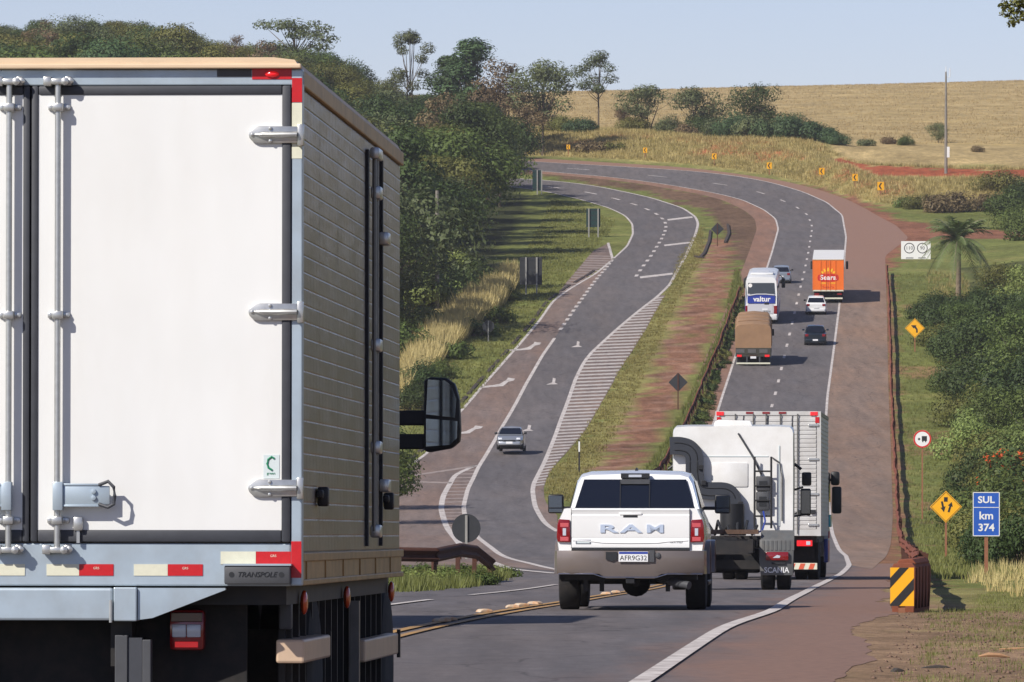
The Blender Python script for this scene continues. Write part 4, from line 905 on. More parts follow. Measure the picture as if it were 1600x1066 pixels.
# ------------------------------------------------------------------ ribbed box lorry in front of it
def ribbed_lorry():
    T = empty('box_lorry', vmat(1200, 173.5, 3.8), 'tall ribbed silver-white box lorry ahead of the tractor unit', 'truck')
    H, B_, W2 = 4.12, 1.08, 1.29; LB = 8.6
    MB().box(-W2 + .02, W2 - .02, .04, LB, B_, H - .03).build('cargo_wall', 'alu_ribbed', T)
    fr = MB().box(-W2, W2, -.02, .08, H - .1, H, .01).box(-W2, W2, -.02, .08, B_, B_ + .16, .01)
    for s in (-1, 1): fr.box(s * (W2 - .05) - .05, s * (W2 - .05) + .05, -.022, .08, B_, H)
    fr.build('rear_frame', 'alu_ribbed', T)
    nd = 4; wd = (2 * W2 - .2) / nd
    for k in range(nd):
        x0 = -W2 + .1 + k * wd; d = MB(); z_ = B_ + .17; d.box(x0 + .012, x0 + wd - .012, .0, .04, B_ + .165, H - .105)
        while z_ < H - .2: d.box(x0 + .02, x0 + wd - .02, -.014, .0, z_, z_ + .075, .005); z_ += .105
        dr = d.build('door', 'alu_ribbed', T)
        if k: MB().box(x0 - .014, x0 + .014, -.012, .02, B_ + .165, H - .105).build('gasket', 'gasket', dr)
    for x_ in (-.36, -.05, .3, -.8, .72): MB().tube([(x_, -.05, B_ + .05), (x_, -.05, H - .06)], .016, 8).build('lock_rod', 'wheel_steel', T)
    for zz in (3.78, 2.95, 2.1, 1.35):
        MB().box(.98, 1.24, -.05, -.015, zz - .03, zz + .03, .01).build('hinge', 'galvanised', T)
        MB().box(-1.24, -.98, -.05, -.015, zz - .03, zz + .03, .01).build('hinge', 'galvanised', T)
    for x_ in (.8, 1.1): MB().box(x_ - .06, x_ + .06, -.07, -.015, 1.62, 1.72, .01).build('door_handle', 'ink_dark', T)
    MB().tube([(.5, -.03, 1.58), (.75, -.03, 1.66), (1.0, -.03, 1.6)], .02, 6).build('door_handle', 'ink_dark', T)
    for x_ in (-1.17, 1.12): MB().box(x_ - .09, x_ + .09, -.04, -.023, H - .1, H - .01, .004).build('marker_lamp', 'red_lit', T); 
    for x_ in (-1.2, 1.2): MB().box(x_ - .05, x_ + .05, -.035, -.023, H - .28, H - .14).build('reflective_tape', 'red_reflector', T)
    for x_ in (-.45, -.05, .35): MB().box(x_ - .09, x_ + .09, -.036, -.021, H - .06, H - .01).build('marker_lamp', 'red_lamp', T)
    for s in (-1, 1):
        sd_ = MB(); z_ = B_ + .1
        while z_ < H - .15: sd_.box(*sorted((s * (W2 - .02), s * (W2 - .005))), .1, LB - .05, z_, z_ + .07); z_ += .105
        sd_.build('side_ribs', 'alu_ribbed', T); MB().box(*sorted((s * (W2 - .02), s * W2)), .09, LB, H - .1, H - .005).build('top_rail', 'wheel_steel', T)
        tl = MB().box(*sorted((s * .70, s * 1.08)), .1, .16, .83, .98, .012).build('tail_light', 'red_lit', T); MB().box(*sorted((s * .93, s * 1.03)), .09, .1, .86, .95, .004).build('lens', 'clear_lens', tl)
        wheel(T, s * 1.05, 2.2, .5, .28, True); wheel(T, s * 1.05, 3.45, .5, .28, True); wheel(T, s * 1.05, 9.7, .5, .3)
        MB().box(*sorted((s * .55, s * 1.2)), 1.2, 1.24, .2, 1.0).build('mud_flap', 'rubber', T)
        MB().box(s * .42 - .05, s * .42 + .05, .15, 10.2, .7, 1.0).build('chassis_rail', 'chassis_black', T)
    ub = MB().box(-1.2, 1.2, .05, .15, .26, .42, .01).build('underrun_bar', 'white_reflector', T)
    for k in range(10):
        x0 = -1.18 + k * .24; MB().prism([(x0, .27), (x0 + .12, .27), (x0 + .17, .41), (x0 + .05, .41)], 'y', .045, .0495).build('stripe', 'stripe_orange', ub)
    MB().box(-1.18, 1.18, .3, LB, .92, B_).build('floor_frame', 'chassis_black', T); MB().box(-1.1, 1.1, .9, .95, .3, 1.0).build('mud_curtain', 'rubber', T)
    # cab
    P = [(1.26, .55), (1.28, 1.2), (1.28, 2.0), (1.24, 2.7), (1.1, 2.98), (.9, 3.08), (0, 3.1)]
    hull([(LB + .25, P), (LB + 1.4, P), (LB + 2.0, [(w_ * .97, z * .97) for w_, z in P]), (LB + 2.25, [(w_ * .93, z * .8) for w_, z in P])], 'cab', 'white_paint', T, 35)
    for s in (-1, 1):
        MB().box(*sorted((s * 1.27, s * 1.295)), LB + .5, LB + 1.7, 1.95, 2.7).build('side_window', 'dark_glass', T)
        MB().box(*sorted((s * 1.27, s * 1.33)), LB + .4, LB + 1.9, 1.3, 1.62, .02).build('side_stripe', 'teal_paint', T); MB().box(*sorted((s * 1.2, s * 1.31)), LB - 1.6, LB + .2, .4, 1.0, .03).build('side_tank', 'blue_paint', T)
        MB().box(*sorted((s * 1.22, s * 1.30)), LB + .3, LB + .9, 1.02, 1.2, .01).build('marker_panel', 'red_reflector', T)
        mr = MB().box(*sorted((s * 1.33, s * 1.58)), LB + 1.9, LB + 2.05, 1.65, 2.35, .05).build('side_mirror', 'black_plastic', T, True)
        MB().box(*sorted((s * 1.30, s * 1.53)), LB + 1.9, LB + 2.05, 2.38, 2.74, .06).build('wide_mirror', 'black_plastic', T, True)
        MB().tube([(s * 1.2, LB + 1.95, 2.6), (s * 1.45, LB + 1.95, 2.4)], .03, 6).build('arm', 'black_plastic', mr)
    return T
LORRY = ribbed_lorry()

ol = copy_tree(LORRY); ol.matrix_world = Matrix.Translation((-4.0, 87.5, float(prof(87.5)))) @ Matrix.Rotation(math.pi - math.radians(3), 4, 'Z') @ Matrix.Diagonal((1, .72, 1, 1))
tag(ol, 'oncoming ribbed box lorry passing beyond the near white-doored truck', 'truck')
# ------------------------------------------------------------------ vehicles farther along the road
mat('seara_orange', (232, 112, 30), .5, var=.05, scale=2); mat('logo_red', (196, 42, 34), .5); mat('logo_yellow', (244, 190, 40), .5); mat('logo_white', (238, 236, 232), .5)
mat('canvas', (150, 118, 88), .9, var=.1, scale=1.2, bump=.5, bscale=3, dirt=(128, 100, 76), dscale=1, damt=.5)
mat('army_green', (58, 56, 46), .7, var=.15, scale=3); mat('bus_white', (224, 224, 222), .35, coat=.3); mat('bus_blue', (36, 58, 150), .4, coat=.3); mat('bus_grey', (196, 196, 200), .45)
mat('roof_white', (230, 228, 222), .5, var=.03, scale=1)
mat('car_silver', (168, 172, 178), .3, .5, coat=.6); mat('car_white', (226, 226, 226), .3, coat=.5); mat('car_petrol', (28, 40, 50), .3, .3, coat=.7); mat('car_blue_silver', (150, 160, 172), .3, .5, coat=.6); mat('headlamp', (222, 226, 232), .12, coat=1.)
def plate_part(T, x, y, z, w_=.4, h=.13, out=-1): return MB().box(x - w_ / 2, x + w_ / 2, *sorted((y, y + out * .015)), z - h / 2, z + h / 2).build('licence_plate', 'plate_white', T)
def car(px, py, yaw, paint_, label, L_=4.0, Wd=1.72, H=1.48, sedan=False, group=None):
    Y = Y_of(py); T = empty('car', vmat(px, Y, yaw), label, 'car', group); h = Wd / 2; k = H / 1.48
    def lo(w_, zb, zt): return [(w_ * .9, zb), (w_ * .98, zb + .12), (w_, zb + .3), (w_ * .99, zt - .12), (w_ * .95, zt - .02), (w_ * .86, zt)]
    tb = .98 * k if not sedan else .97 * k
    hull([(0, lo(h * .9, .3, tb - .1)), (.06, lo(h * .96, .24, tb - .03)), (.4, lo(h, .2, tb)), (L_ * .7, lo(h, .2, .95 * k)), (L_ * .78, lo(h * .98, .2, .9 * k)), (L_ - .25, lo(h * .94, .22, .72 * k)), (L_, lo(h * .82, .28, .6 * k))], 'body', paint_, T, 30)
    r0, r1 = (.62, .20) if not sedan else (1.35, .75)
    g = lambda w0, w1, zt: [(w0, .92 * k), (w0 - .02, 1.0 * k), (w1 + .03, zt - .1), (w1 - .04, zt - .02), (w1 - .2, zt), (0, zt + .02)]
    hull([([r1, r1 + .05, r0 - .05, r0 + .04, r0 + .1, r0 + .12], g(h * .92, h * .70, H - .02)), (r0 + .5, g(h * .95, h * .72, H)), (L_ * .5, g(h * .95, h * .72, H)), ([L_ * .78, L_ * .75, L_ * .6, L_ * .57, L_ * .55, L_ * .55], g(h * .9, h * .68, H - .04))], 'cabin', paint_, T, 30)
    def f(z, a, b): t = (z - 1.0 * k) / (H - .1 - 1.0 * k); return a + (b - a) * t
    zb, zt = 1.02 * k, H - .10
    mb = MB(); mb.poly([(-h * .82, f(zb, r1 + .05, r0 - .05) - .02, zb), (h * .82, f(zb, r1 + .05, r0 - .05) - .02, zb), (h * .68, f(zt, r1 + .05, r0 - .05) - .02, zt), (-h * .68, f(zt, r1 + .05, r0 - .05) - .02, zt)]); mb.build('rear_window', 'dark_glass', T)
    zb = .98 * k; mb = MB(); mb.poly([(-h * .84, f(zb, L_ * .75, L_ * .6) + .03, zb), (h * .84, f(zb, L_ * .75, L_ * .6) + .03, zb), (h * .68, f(zt, L_ * .75, L_ * .6) + .02, zt), (-h * .68, f(zt, L_ * .75, L_ * .6) + .02, zt)]); mb.build('windscreen', 'dark_glass', T)
    for s in (-1, 1):
        mb = MB(); mb.poly([(s * (h * .95), r1 + .45, 1.0 * k), (s * (h * .95), L_ * .70, 1.0 * k), (s * (h * .755), L_ * .58, H - .12), (s * (h * .755), r0 + .25, H - .12)]); mb.build('side_window', 'dark_glass', T)
        MB().box(*sorted((s * h * .60, s * h * .90)), -.02, .12, .72 * k, .92 * k, .03).build('tail_light', 'red_lamp', T, True)
        MB().box(*sorted((s * h * .52, s * h * .82)), L_ - .26, L_ - .02, .58 * k, .72 * k, .03).build('headlight', 'headlamp', T, True)
        MB().box(*sorted((s * h * .97, s * (h + .16))), L_ * .66, L_ * .66 + .1, .98 * k, 1.12 * k, .03).build('side_mirror', 'black_plastic' if paint_ != 'car_petrol' else paint_, T, True)
        for y_ in (.72, L_ - .8): wheel(T, s * (h - .11), y_, .3, .2, n=18)
    MB().box(-h * .86, h * .86, -.06, .1, .3, .52, .04).build('bumper', paint_, T, True); MB().box(-h * .8, h * .8, -.02, .1, .2, .32, .02).build('bumper_skirt', 'black_plastic', T)
    MB().box(-h * .78, h * .78, L_ - .12, L_ + .05, .26, .46, .04).build('bumper', paint_, T, True); MB().box(-h * .45, h * .45, L_ - .03, L_ + .055, .47, .55, .01).build('grille', 'ink_dark', T)
    plate_part(T, 0, -.045 if not sedan else -.063, .62 * k if not sedan else .45); plate_part(T, 0, L_ + .05, .4, out=1)
    MB().box(-h * .95, h * .95, .3, L_ - .3, .16, .3).build('underbody', 'chassis_black', T)
    return T
car(1275, 492.5, 2.6, 'car_white', 'white hatchback driving close behind the orange lorry', 3.9, 1.7, 1.48)
car(1274, 540.5, 2.6, 'car_petrol', 'dark petrol-blue sedan behind the white hatchback', 4.3, 1.74, 1.46, True)
car(1220.5, 443.5, 3.0, 'car_blue_silver', 'silver-blue hatchback ahead of the white coach', 4.0, 1.74, 1.52)
car(802, 706, 183.5, 'car_silver', 'silver hatchback descending the other carriageway alone', 4.0, 1.66, 1.46)
def big_wheels(T, ys, x=1.05, r=.5, dual=True):
    for y_ in ys:
        for s in (-1, 1): wheel(T, s * x, y_, r, .28, dual, n=20)
def orange_lorry():
    T = empty('semi_trailer_lorry', vmat(1294, Y_of(474.5), 2.9), 'orange semi-trailer lorry with white roof and sun logo on its doors', 'truck')
    H, B_, W2, LB = 3.72, 1.05, 1.3, 14.2
    MB().box(-W2 + .01, W2 - .01, .05, LB, B_, H - .04).build('cargo_wall', 'roof_white', T); MB().box(-W2, W2, .02, LB + .01, H - .04, H, .01).build('roof', 'roof_white', T)
    for s in (-1, 1):
        d = MB().box(*sorted((s * .012, s * (W2 - .06))), -.02, .04, B_ + .1, H - .09).build('door', 'seara_orange', T)
        for x_ in (.18, .62): MB().tube([(s * x_, -.05, B_ + .05), (s * x_, -.05, H - .1)], .02, 6).build('lock_rod', 'seara_orange', d)
        MB().box(*sorted((s * (W2 - .06), s * W2)), -.03, .06, B_, H - .04).build('corner_post', 'seara_orange', T)
        MB().box(*sorted((s * .75, s * 1.15)), .05, .1, .72, .86, .01).build('tail_light', 'red_lamp', T)
        MB().box(*sorted((s * .6, s * 1.2)), .9, .94, .15, 1.0).build('mud_flap', 'rubber', T)
        MB().box(*sorted((s * 1.42, s * 1.62)), LB + 2.9, LB + 3.0, 1.9, 2.6, .04).build('side_mirror', 'black_plastic', T)
        MB().box(s * .45 - .06, s * .45 + .06, .2, LB + 2.5, .7, 1.0).build('chassis_rail', 'chassis_black', T)
    MB().box(-W2, W2, -.03, .06, H - .1, H - .04).build('header', 'rail_alloy', T); MB().box(-W2, W2, -.03, .06, B_ - .02, B_ + .09).build('sill', 'white_reflector', T)
    # logo: red cushion, white word, sun rays
    P = [(-.85, 1.95), (-.6, 1.86), (0, 1.82), (.6, 1.86), (.85, 1.95), (.9, 2.15), (.82, 2.4), (.4, 2.5), (-.4, 2.5), (-.82, 2.4), (-.9, 2.15)]
    lg = MB().prism(P, 'y', -.030, -.022).build('logo_patch', 'logo_red', T)
    text_part('Seara', .56, 'logo_white', lg, TM(0, -.034, 2.17), ext=.002, sx=1.12, bold=.012)
    for k in range(5):
        a = math.radians(20 + 35 * k); c_, s_ = math.cos(a), math.sin(a); p = Vector((c_ * .42, 2.5 + s_ * .2)); q = Vector((c_ * .62, 2.5 + s_ * .5)); n = Vector((-s_, c_)) * .09
        MB().prism([tuple(p - n), tuple(p + n), tuple(q + n * .6), tuple(q - n * .6)], 'y', -.03, -.023).build('sun_ray', 'logo_yellow', lg)
    for x_ in (-.35, .38): MB().box(x_ - .22, x_ + .22, -.028, -.022, 1.68, 1.75).build('caption', 'logo_yellow', T)
    text_part('Seara', .3, 'logo_red', T, TM(0, -.024, 1.38), ext=.001, sx=1.5)
    MB().box(-1.2, 1.2, -.01, .08, .38, .5).build('underrun_bar', 'white_reflector', T); MB().box(-1.15, 1.15, .5, LB, .9, B_).build('floor_frame', 'chassis_black', T)
    MB().box(-1.1, 1.1, .8, .85, .3, .95).build('mud_curtain', 'rubber', T)
    big_wheels(T, (1.7, 2.95, 4.2, LB + .3, LB + 3.2)); P = [(1.2, .6), (1.24, 1.3), (1.22, 2.7), (1.1, 3.0), (0, 3.1)]
    hull([(LB + .8, P), (LB + 2.6, P), (LB + 3.0, [(w_ * .95, z * .9) for w_, z in P])], 'cab', 'roof_white', T)
orange_lorry()
def army_truck():
    T = empty('canvas_truck', vmat(1177, Y_of(572.5), 2.4), 'dark army-style truck with tall brown canvas cover', 'truck')
    w_ = 1.32; secs = []
    for y, zt, hw in ((0, 3.05, w_), (.06, 3.08, w_ * 1.01), (1.7, 3.2, w_), (3.4, 3.36, w_), (5.2, 3.5, w_ * .98), (6.6, 3.58, w_ * .93)):
        secs.append((y, [(hw, 1.35), (hw * 1.005, 2.2), (hw * .99, zt - .3), (hw * .93, zt - .1), (hw * .8, zt), (0, zt + .08)]))
    cv = hull(secs, 'canvas_cover', 'canvas', T, 40)
    for y in (1.7, 3.4, 5.1):
        zt = 3.08 + .08 * y; MB().tube([(-w_ * 1.01, y, 1.4), (-w_ * 1.01, y, zt - .28), (-w_ * .82, y, zt + .015), (0, y, zt + .1), (w_ * .82, y, zt + .015), (w_ * 1.01, y, zt - .28), (w_ * 1.01, y, 1.4)], .035, 6).build('hoop', 'canvas', cv, True)
    tg = MB().box(-w_ * .98, w_ * .98, -.05, .03, .88, 1.36, .01).build('tailboard', 'army_green', T)
    for x_ in (-.95, -.1, .75): MB().box(x_ - .3, x_ + .3, -.07, -.05, 1.0, 1.27).build('board_panel', 'wheel_steel', tg)
    MB().box(-w_, w_, -.06, 6.6, .72, .87).build('floor_frame', 'army_green', T)
    for s in (-1, 1):
        MB().box(*sorted((s * .85, s * 1.2)), -.09, -.03, .70, .86, .01).build('tail_light', 'red_lit', T)
        MB().box(*sorted((s * .42, s * .52)), -.05, .1, .1, .8).build('tow_bracket', 'grey_plastic', T); MB().box(*sorted((s * .55, s * 1.2)), .55, .6, .2, .75).build('mud_flap', 'rubber', T)
        MB().box(s * .45 - .06, s * .45 + .06, .0, 9., .5, .72).build('chassis_rail', 'chassis_black', T)
        MB().box(*sorted((s * 1.3, s * 1.5)), 8.0, 8.1, 1.7, 2.2, .04).build('side_mirror', 'black_plastic', T)
    plate_part(T, 0, -.06, .66, .42, .16); MB().box(-.3, .3, -.06, .0, .74, .86).build('hitch_plate', 'rust_plate', T)
    MB().box(-1.25, 1.25, -.08, .0, .17, .28).build('underrun_bar', 'white_reflector', T); MB().box(-1.1, 1.1, .7, .75, .2, .75).build('mud_curtain', 'rubber', T)
    big_wheels(T, (1.4, 2.7, 8.2)); P = [(1.15, .6), (1.2, 1.3), (1.16, 2.5), (1.05, 2.75), (0, 2.82)]
    hull([(6.75, P), (8.5, P), (8.9, [(a * .95, b * .8) for a, b in P])], 'cab', 'army_green', T)
army_truck()
def coach():
    T = empty('coach', vmat(1189.5, Y_of(507), 3.2), 'white and blue touring coach with dark rear window', 'bus')
    H, W2, LB = 3.78, 1.29, 12.5
    P = lambda k, hh: [(W2 * k, .35), (W2 * k, 1.2), (W2 * k, 2.6), (W2 * .97 * k, hh - .35), (W2 * .9 * k, hh - .1), (W2 * .7 * k, hh), (0, hh + .03)]
    hull([([0, -.04, .0, .1, .22, .4, .45], P(.97, H - .05)), (.5, P(1, H)), (LB - .8, P(1, H)), (LB, P(.93, H - .2))], 'body', 'bus_white', T, 35)
    rw = MB(); rw.poly([(-1.08, -.03, 2.45), (1.08, -.03, 2.45), (1.04, .06, 3.32), (-1.04, .06, 3.32)]); rw = rw.build('rear_window', 'dark_glass', T)
    MB().lathe([(.16, -.03), (.16, -.02)], (-.88, .05, 3.12), 'y', 16).build('sticker', 'logo_white', rw)
    bb = MB().box(-1.1, 1.1, -.075, -.03, 1.68, 2.38, .02).build('blue_panel', 'bus_blue', T)
    text_part('valtur', .56, 'logo_white', bb, TM(.05, -.08, 2.02), ext=.002, sx=1.05, bold=.015)
    MB().tube([(-1.05, -.08, 2.3), (-.4, -.08, 2.42), (.4, -.08, 2.42), (1.05, -.08, 2.36)], .05, 6).build('swoosh', 'bus_grey', bb)
    MB().box(-1.1, .95, -.07, -.02, .85, 1.62, .02).build('engine_hatch', 'bus_grey', T); MB().box(.25, .6, -.1, -.05, 1.6, 1.76, .02).build('hatch_handle', 'ink_dark', T); plate_part(T, .3, -.075, 1.2, .45, .15)
    for x_ in (.2, .35, .5, .65): MB().box(x_, x_ + .08, -.074, -.07, .95, 1.1).build('vent', 'grey_plastic', T)
    MB().box(-1.24, 1.24, -.1, .2, .38, .78, .05).build('bumper', 'bus_white', T, True)
    for s in (-1, 1):
        MB().box(*sorted((s * 1.0, s * 1.27)), -.06, .1, .85, 1.5, .03).build('tail_light', 'red_lamp', T); MB().box(*sorted((s * 1.05, s * 1.26)), -.07, .1, .5, .66, .02).build('reflector', 'logo_white', T)
        MB().box(*sorted((s * 1.265, s * 1.302)), .5, LB - .6, 2.2, 3.05, .01).build('side_window', 'dark_glass', T)
        MB().box(*sorted((s * 1.27, s * 1.305)), .2, LB - .6, .7, 1.25, .01).build('side_stripe', 'bus_blue', T); MB().box(*sorted((s * 1.27, s * 1.304)), .2, 2.4, 1.3, 2.1, .01).build('side_panel', 'bus_blue', T)
        MB().box(*sorted((s * 1.4, s * 1.7)), LB - .2, LB - .05, 2.1, 2.9, .06).build('side_mirror', 'black_plastic', T, True); MB().tube([(s * 1.2, LB - .3, 3.2), (s * 1.55, LB - .1, 2.9)], .04, 6).build('mirror_arm', 'black_plastic', T)
    MB().box(-.9, .9, 3, 5, H + .02, H + .16, .05).build('roof_unit', 'bus_white', T, True); MB().box(-.5, .5, 6.4, 7.2, H + .02, H + .1, .02).build('roof_hatch', 'bus_grey', T)
    big_wheels(T, (2.9, 4.1, 9.9), 1.1)
coach()
# ------------------------------------------------------------------ signs, rails and other roadside furniture
mat('sign_back', (52, 54, 56), .6, .3, var=.12, scale=4); mat('sign_back_green', (28, 58, 56), .55, .2, var=.1, scale=3); mat('post_pale', (150, 148, 142), .6, .3, var=.1, scale=6)
mat('sign_yellow', (238, 172, 18), .5, var=.04, scale=3); mat('sign_black', (34, 32, 32), .6); mat('sign_blue', (38, 88, 178), .5, var=.04, scale=2); mat('sign_white', (226, 226, 222), .55, var=.04, scale=2); mat('sign_red', (200, 44, 36), .5)
mat('rust', (132, 74, 50), .8, .25, var=.25, scale=4, dirt=(96, 56, 42), dscale=2, damt=.7); mat('rust_dark', (84, 52, 40), .85, .2, var=.25, scale=4); mat('post_rust', (140, 92, 66), .8, var=.15, scale=6)
mat('concrete', (150, 138, 122), .9, var=.15, scale=3, bump=.3); mat('kerb_dark', (66, 56, 50), .95, var=.25, scale=1.5)
mat('block_paint', (200, 184, 160), .8, var=.15, scale=20, dirt=(190, 120, 50), dscale=9, damt=.8); mat('wood_pole', (128, 122, 112), .9, var=.2, scale=4)
def M_at(px, Y, yaw=0., X=None):
    x = (px - 800) * Y / F if X is None else X
    return Matrix.Translation((x, Y, gz1(x, Y))) @ Matrix.Rotation(-math.radians(yaw), 4, 'Z')
def rotsq(c, r): return [(0, c - r), (r, c), (0, c + r), (-r, c)]
def ring(mb, c, r0, r1, y0, y1, n=28):
    for k in range(n):
        a, b = 2 * math.pi * k / n, 2 * math.pi * (k + 1) / n
        q = [(r0 * math.cos(a), c + r0 * math.sin(a)), (r1 * math.cos(a), c + r1 * math.sin(a)), (r1 * math.cos(b), c + r1 * math.sin(b)), (r0 * math.cos(b), c + r0 * math.sin(b))]
        mb.prism(q, 'y', y0, y1)
    return mb
def zoff(px, py, Y):
    """height of a photo pixel above the ground at distance Y"""
    x = (px - 800) * Y / F; return (HY - py) * Y / F - gz1(x, Y)
# kilometre marker
Yk = 178; S = empty('kilometre_sign', M_at(1541, Yk, 2), 'blue kilometre sign with white lettering beside the dry grass', 'sign')
zb, zt = zoff(1541, 838, Yk), zoff(1541, 769, Yk); hw = 21 * Yk / F
pn = MB().prism([(-hw, zb), (hw, zb), (hw, zt), (-hw, zt)], 'y', -.02, .0).build('panel', 'sign_blue', S)
fr = MB(); e = .02
for q in ((-hw, hw, zb, zb + e), (-hw, hw, zt - e, zt), (-hw, -hw + e, zb, zt), (hw - e, hw, zb, zt), (-hw, hw, zb + (zt - zb) * .645, zb + (zt - zb) * .645 + e * .8)): fr.box(q[0], q[1], -.026, -.0205, q[2], q[3])
fr.build('border', 'sign_white', pn)
hh = zt - zb
for s_, f_, sz in (('SUL', .82, .235), ('km', .46, .27), ('374', .19, .255)): text_part(s_, sz, 'sign_white', pn, TM(0, -.023, zb + hh * f_), ext=.002, bold=.006, sx=1.08)
MB().box(-.045, .045, .0, .07, -.1, zt - .1).build('post', 'post_rust', S)
# diamond warning signs
def diamond(px, pyc, r_px, Y, name, label, front, glyph=None, arm=None):
    S = empty(name, M_at(px, Y, 2), label, 'sign'); c = zoff(px, pyc, Y); r = r_px * Y / F
    pn = MB().prism(rotsq(c, r), 'y', -.015, .0, .002).build('panel', 'sign_yellow' if front else 'sign_back', S)
    if front:
        mb = MB(); P, Q = rotsq(c, r * .94), rotsq(c, r * .9)
        for i in range(4): mb.prism([P[i], P[(i + 1) % 4], Q[(i + 1) % 4], Q[i]], 'y', -.019, -.0155)
        mb.build('border', 'sign_black', pn)
        for pl in glyph: MB().prism([(x * r, c + z * r) for x, z in pl], 'y', -.022, -.0155).build('symbol', 'sign_black', pn)
        MB().box(-.04, .04, .001, .06, -.1, c + r * .6).build('post', 'post_rust', S)
    else: MB().box(-.04, .04, -.07, -.016, -.1, c + r * .9).build('post', 'rust_dark', S)
    return S
dn = [(-.32, .32), (-.2, .35), (-.12, -.0), (-.03, .03), (-.13, -.34), (-.34, -.06), (-.24, -.04)]
upa = [(.1, -.32), (.22, -.35), (.33, .02), (.42, 0), (.36, .3), (.12, .08), (.22, .06)]
diamond(1478, 792, 25, 275, 'warning_sign', 'yellow diamond sign with two opposed arrows below a black block', True, [dn, upa, [(-.13, .32), (.1, .32), (.11, .6), (-.12, .6)]])
diamond(1429.5, 513, 15.5, 540, 'warning_sign', 'yellow diamond curve sign beside the bushes above the rail', True, [[(.12, -.45), (.28, -.45), (.28, -.1), (.1, .18), (.14, .3), (-.4, .3), (-.12, -.04), (-.06, .06), (.12, -.16)]])
diamond(1059.5, 597.5, 15, Y_of(640), 'warning_sign', 'unpainted back of a diamond sign on the median beside the rusty rail', False)
diamond(1121, 358, 10, Y_of(385), 'warning_sign', 'unpainted back of a diamond sign at the median drain', False)
# round sign: no overtaking by lorries
def disc(c, r, y0, y1, n=32): return [(r * math.cos(2 * math.pi * k / n), c + r * math.sin(2 * math.pi * k / n)) for k in range(n)]
Yr = 360; S = empty('round_sign', M_at(1441, Yr, 2), 'round white sign with red rim and black lorry symbol', 'sign'); c = zoff(1441, 686, Yr); r = 14 * Yr / F
pn = MB().prism(disc(c, r, 0, 0), 'y', -.02, 0).build('panel', 'sign_white', S); ring(MB(), c, r * .82, r * .995, -.026, -.0205).build('rim', 'sign_red', pn)
MB().box(-.05 * r, .52 * r, -.026, -.0205, c - .22 * r, c + .32 * r).box(.0, .12 * r, -.026, -.0205, c - .36 * r, c - .2 * r).box(.32 * r, .44 * r, -.026, -.0205, c - .36 * r, c - .2 * r).build('symbol', 'sign_black', pn)
MB().box(-.5 * r, -.22 * r, -.026, -.0205, c - .07 * r, c + .05 * r).box(-.42 * r, -.3 * r, -.026, -.0205, c - .15 * r, c + .13 * r).build('symbol', 'sign_black', pn)
MB().box(-.035, .035, .001, .05, -.1, c + r * .5).build('post', 'post_rust', S)
# backs of round signs
for px, pyc, rp, Y, lab in ((728.5, 825.5, 22.5, Y_of(874), 'grey back of a large round sign on a pale post by the gore'), (763, 510, 9.5, Y_of(540) + 4, 'grey back of a small round sign on the grass verge')):
    S = empty('round_sign', M_at(px, Y, 0), lab, 'sign'); c = zoff(px, pyc, Y); r = rp * Y / F
    MB().prism(disc(c, r, 0, 0), 'y', 0., .02).build('panel', 'sign_back', S); MB().box(-.045, .045, -.07, -.001, -.1, c + r * .9).build('post', 'post_pale', S)
# backs of rectangular guide signs
for (x0, x1, y0, y1, yb, m_, lab, posts) in ((812, 847, 402, 445, 460, 'sign_back', 'dark back of a guide sign on two posts beside tall dry grass', (.28, .76)), (916, 938, 326, 355, 371, 'sign_back_green', 'dark green back of a guide sign on the grass inside the bend', (.18, .84)), (832, 847, 266, 298, 304, 'sign_back_green', 'dark guide sign back at the forest corner by the bend', (.95, .5))):
    Y = Y_of(yb); px = (x0 + x1) / 2; S = empty('guide_sign', M_at(px, Y, 0), lab, 'sign'); hw = (x1 - x0) / 2 * Y / F; z0, z1 = zoff(px, y1, Y), zoff(px, y0, Y)
    pn = MB().box(-hw, hw, 0, .03, z0, z1).build('panel', m_, S)
    for k in range(4): MB().box(-hw, hw, -.02, -.001, z0 + (z1 - z0) * (.08 + .27 * k), z0 + (z1 - z0) * (.11 + .27 * k)).build('brace', 'sign_back', pn)
    for f_ in posts: MB().box(-hw + 2 * hw * f_ - .07, -hw + 2 * hw * f_ + .07, -.14, -.021, -.3, z1).build('post', 'post_pale', S)
# white board with two printed roundels
Yw = Y_of(410) + 6; S = empty('notice_board', M_at(1431, Yw, 2), 'white notice board with two speed roundels beside the palm', 'sign'); hw = 23 * Yw / F; z0, z1 = zoff(1431, 409, Yw), zoff(1431, 377, Yw); hh = z1 - z0
pn = MB().box(-hw, hw, -.03, 0, z0, z1).build('panel', 'sign_white', S)
for x_, s_ in ((-.42, '110'), (.42, '90')):
    mb = ring(MB(), z0 + hh * .66, hh * .22, hh * .26, -.036, -.031, 20); bmesh.ops.translate(mb.bm, vec=(x_ * hw * 1.05, 0, 0), verts=mb.bm.verts); mb.build('roundel', 'sign_black', pn)
    text_part(s_, hh * .24, 'sign_black', pn, TM(x_ * hw * 1.05, -.034, z0 + hh * .66), ext=.002)
    MB().box(x_ * hw - .35, x_ * hw + .35, -.035, -.031, z0 + hh * .16, z0 + hh * .2).build('caption', 'sign_back', pn)
for x_ in (-.8, .8): MB().box(x_ * hw - .06, x_ * hw + .06, .001, .1, -.2, z1 - .2).build('post', 'post_pale', S)
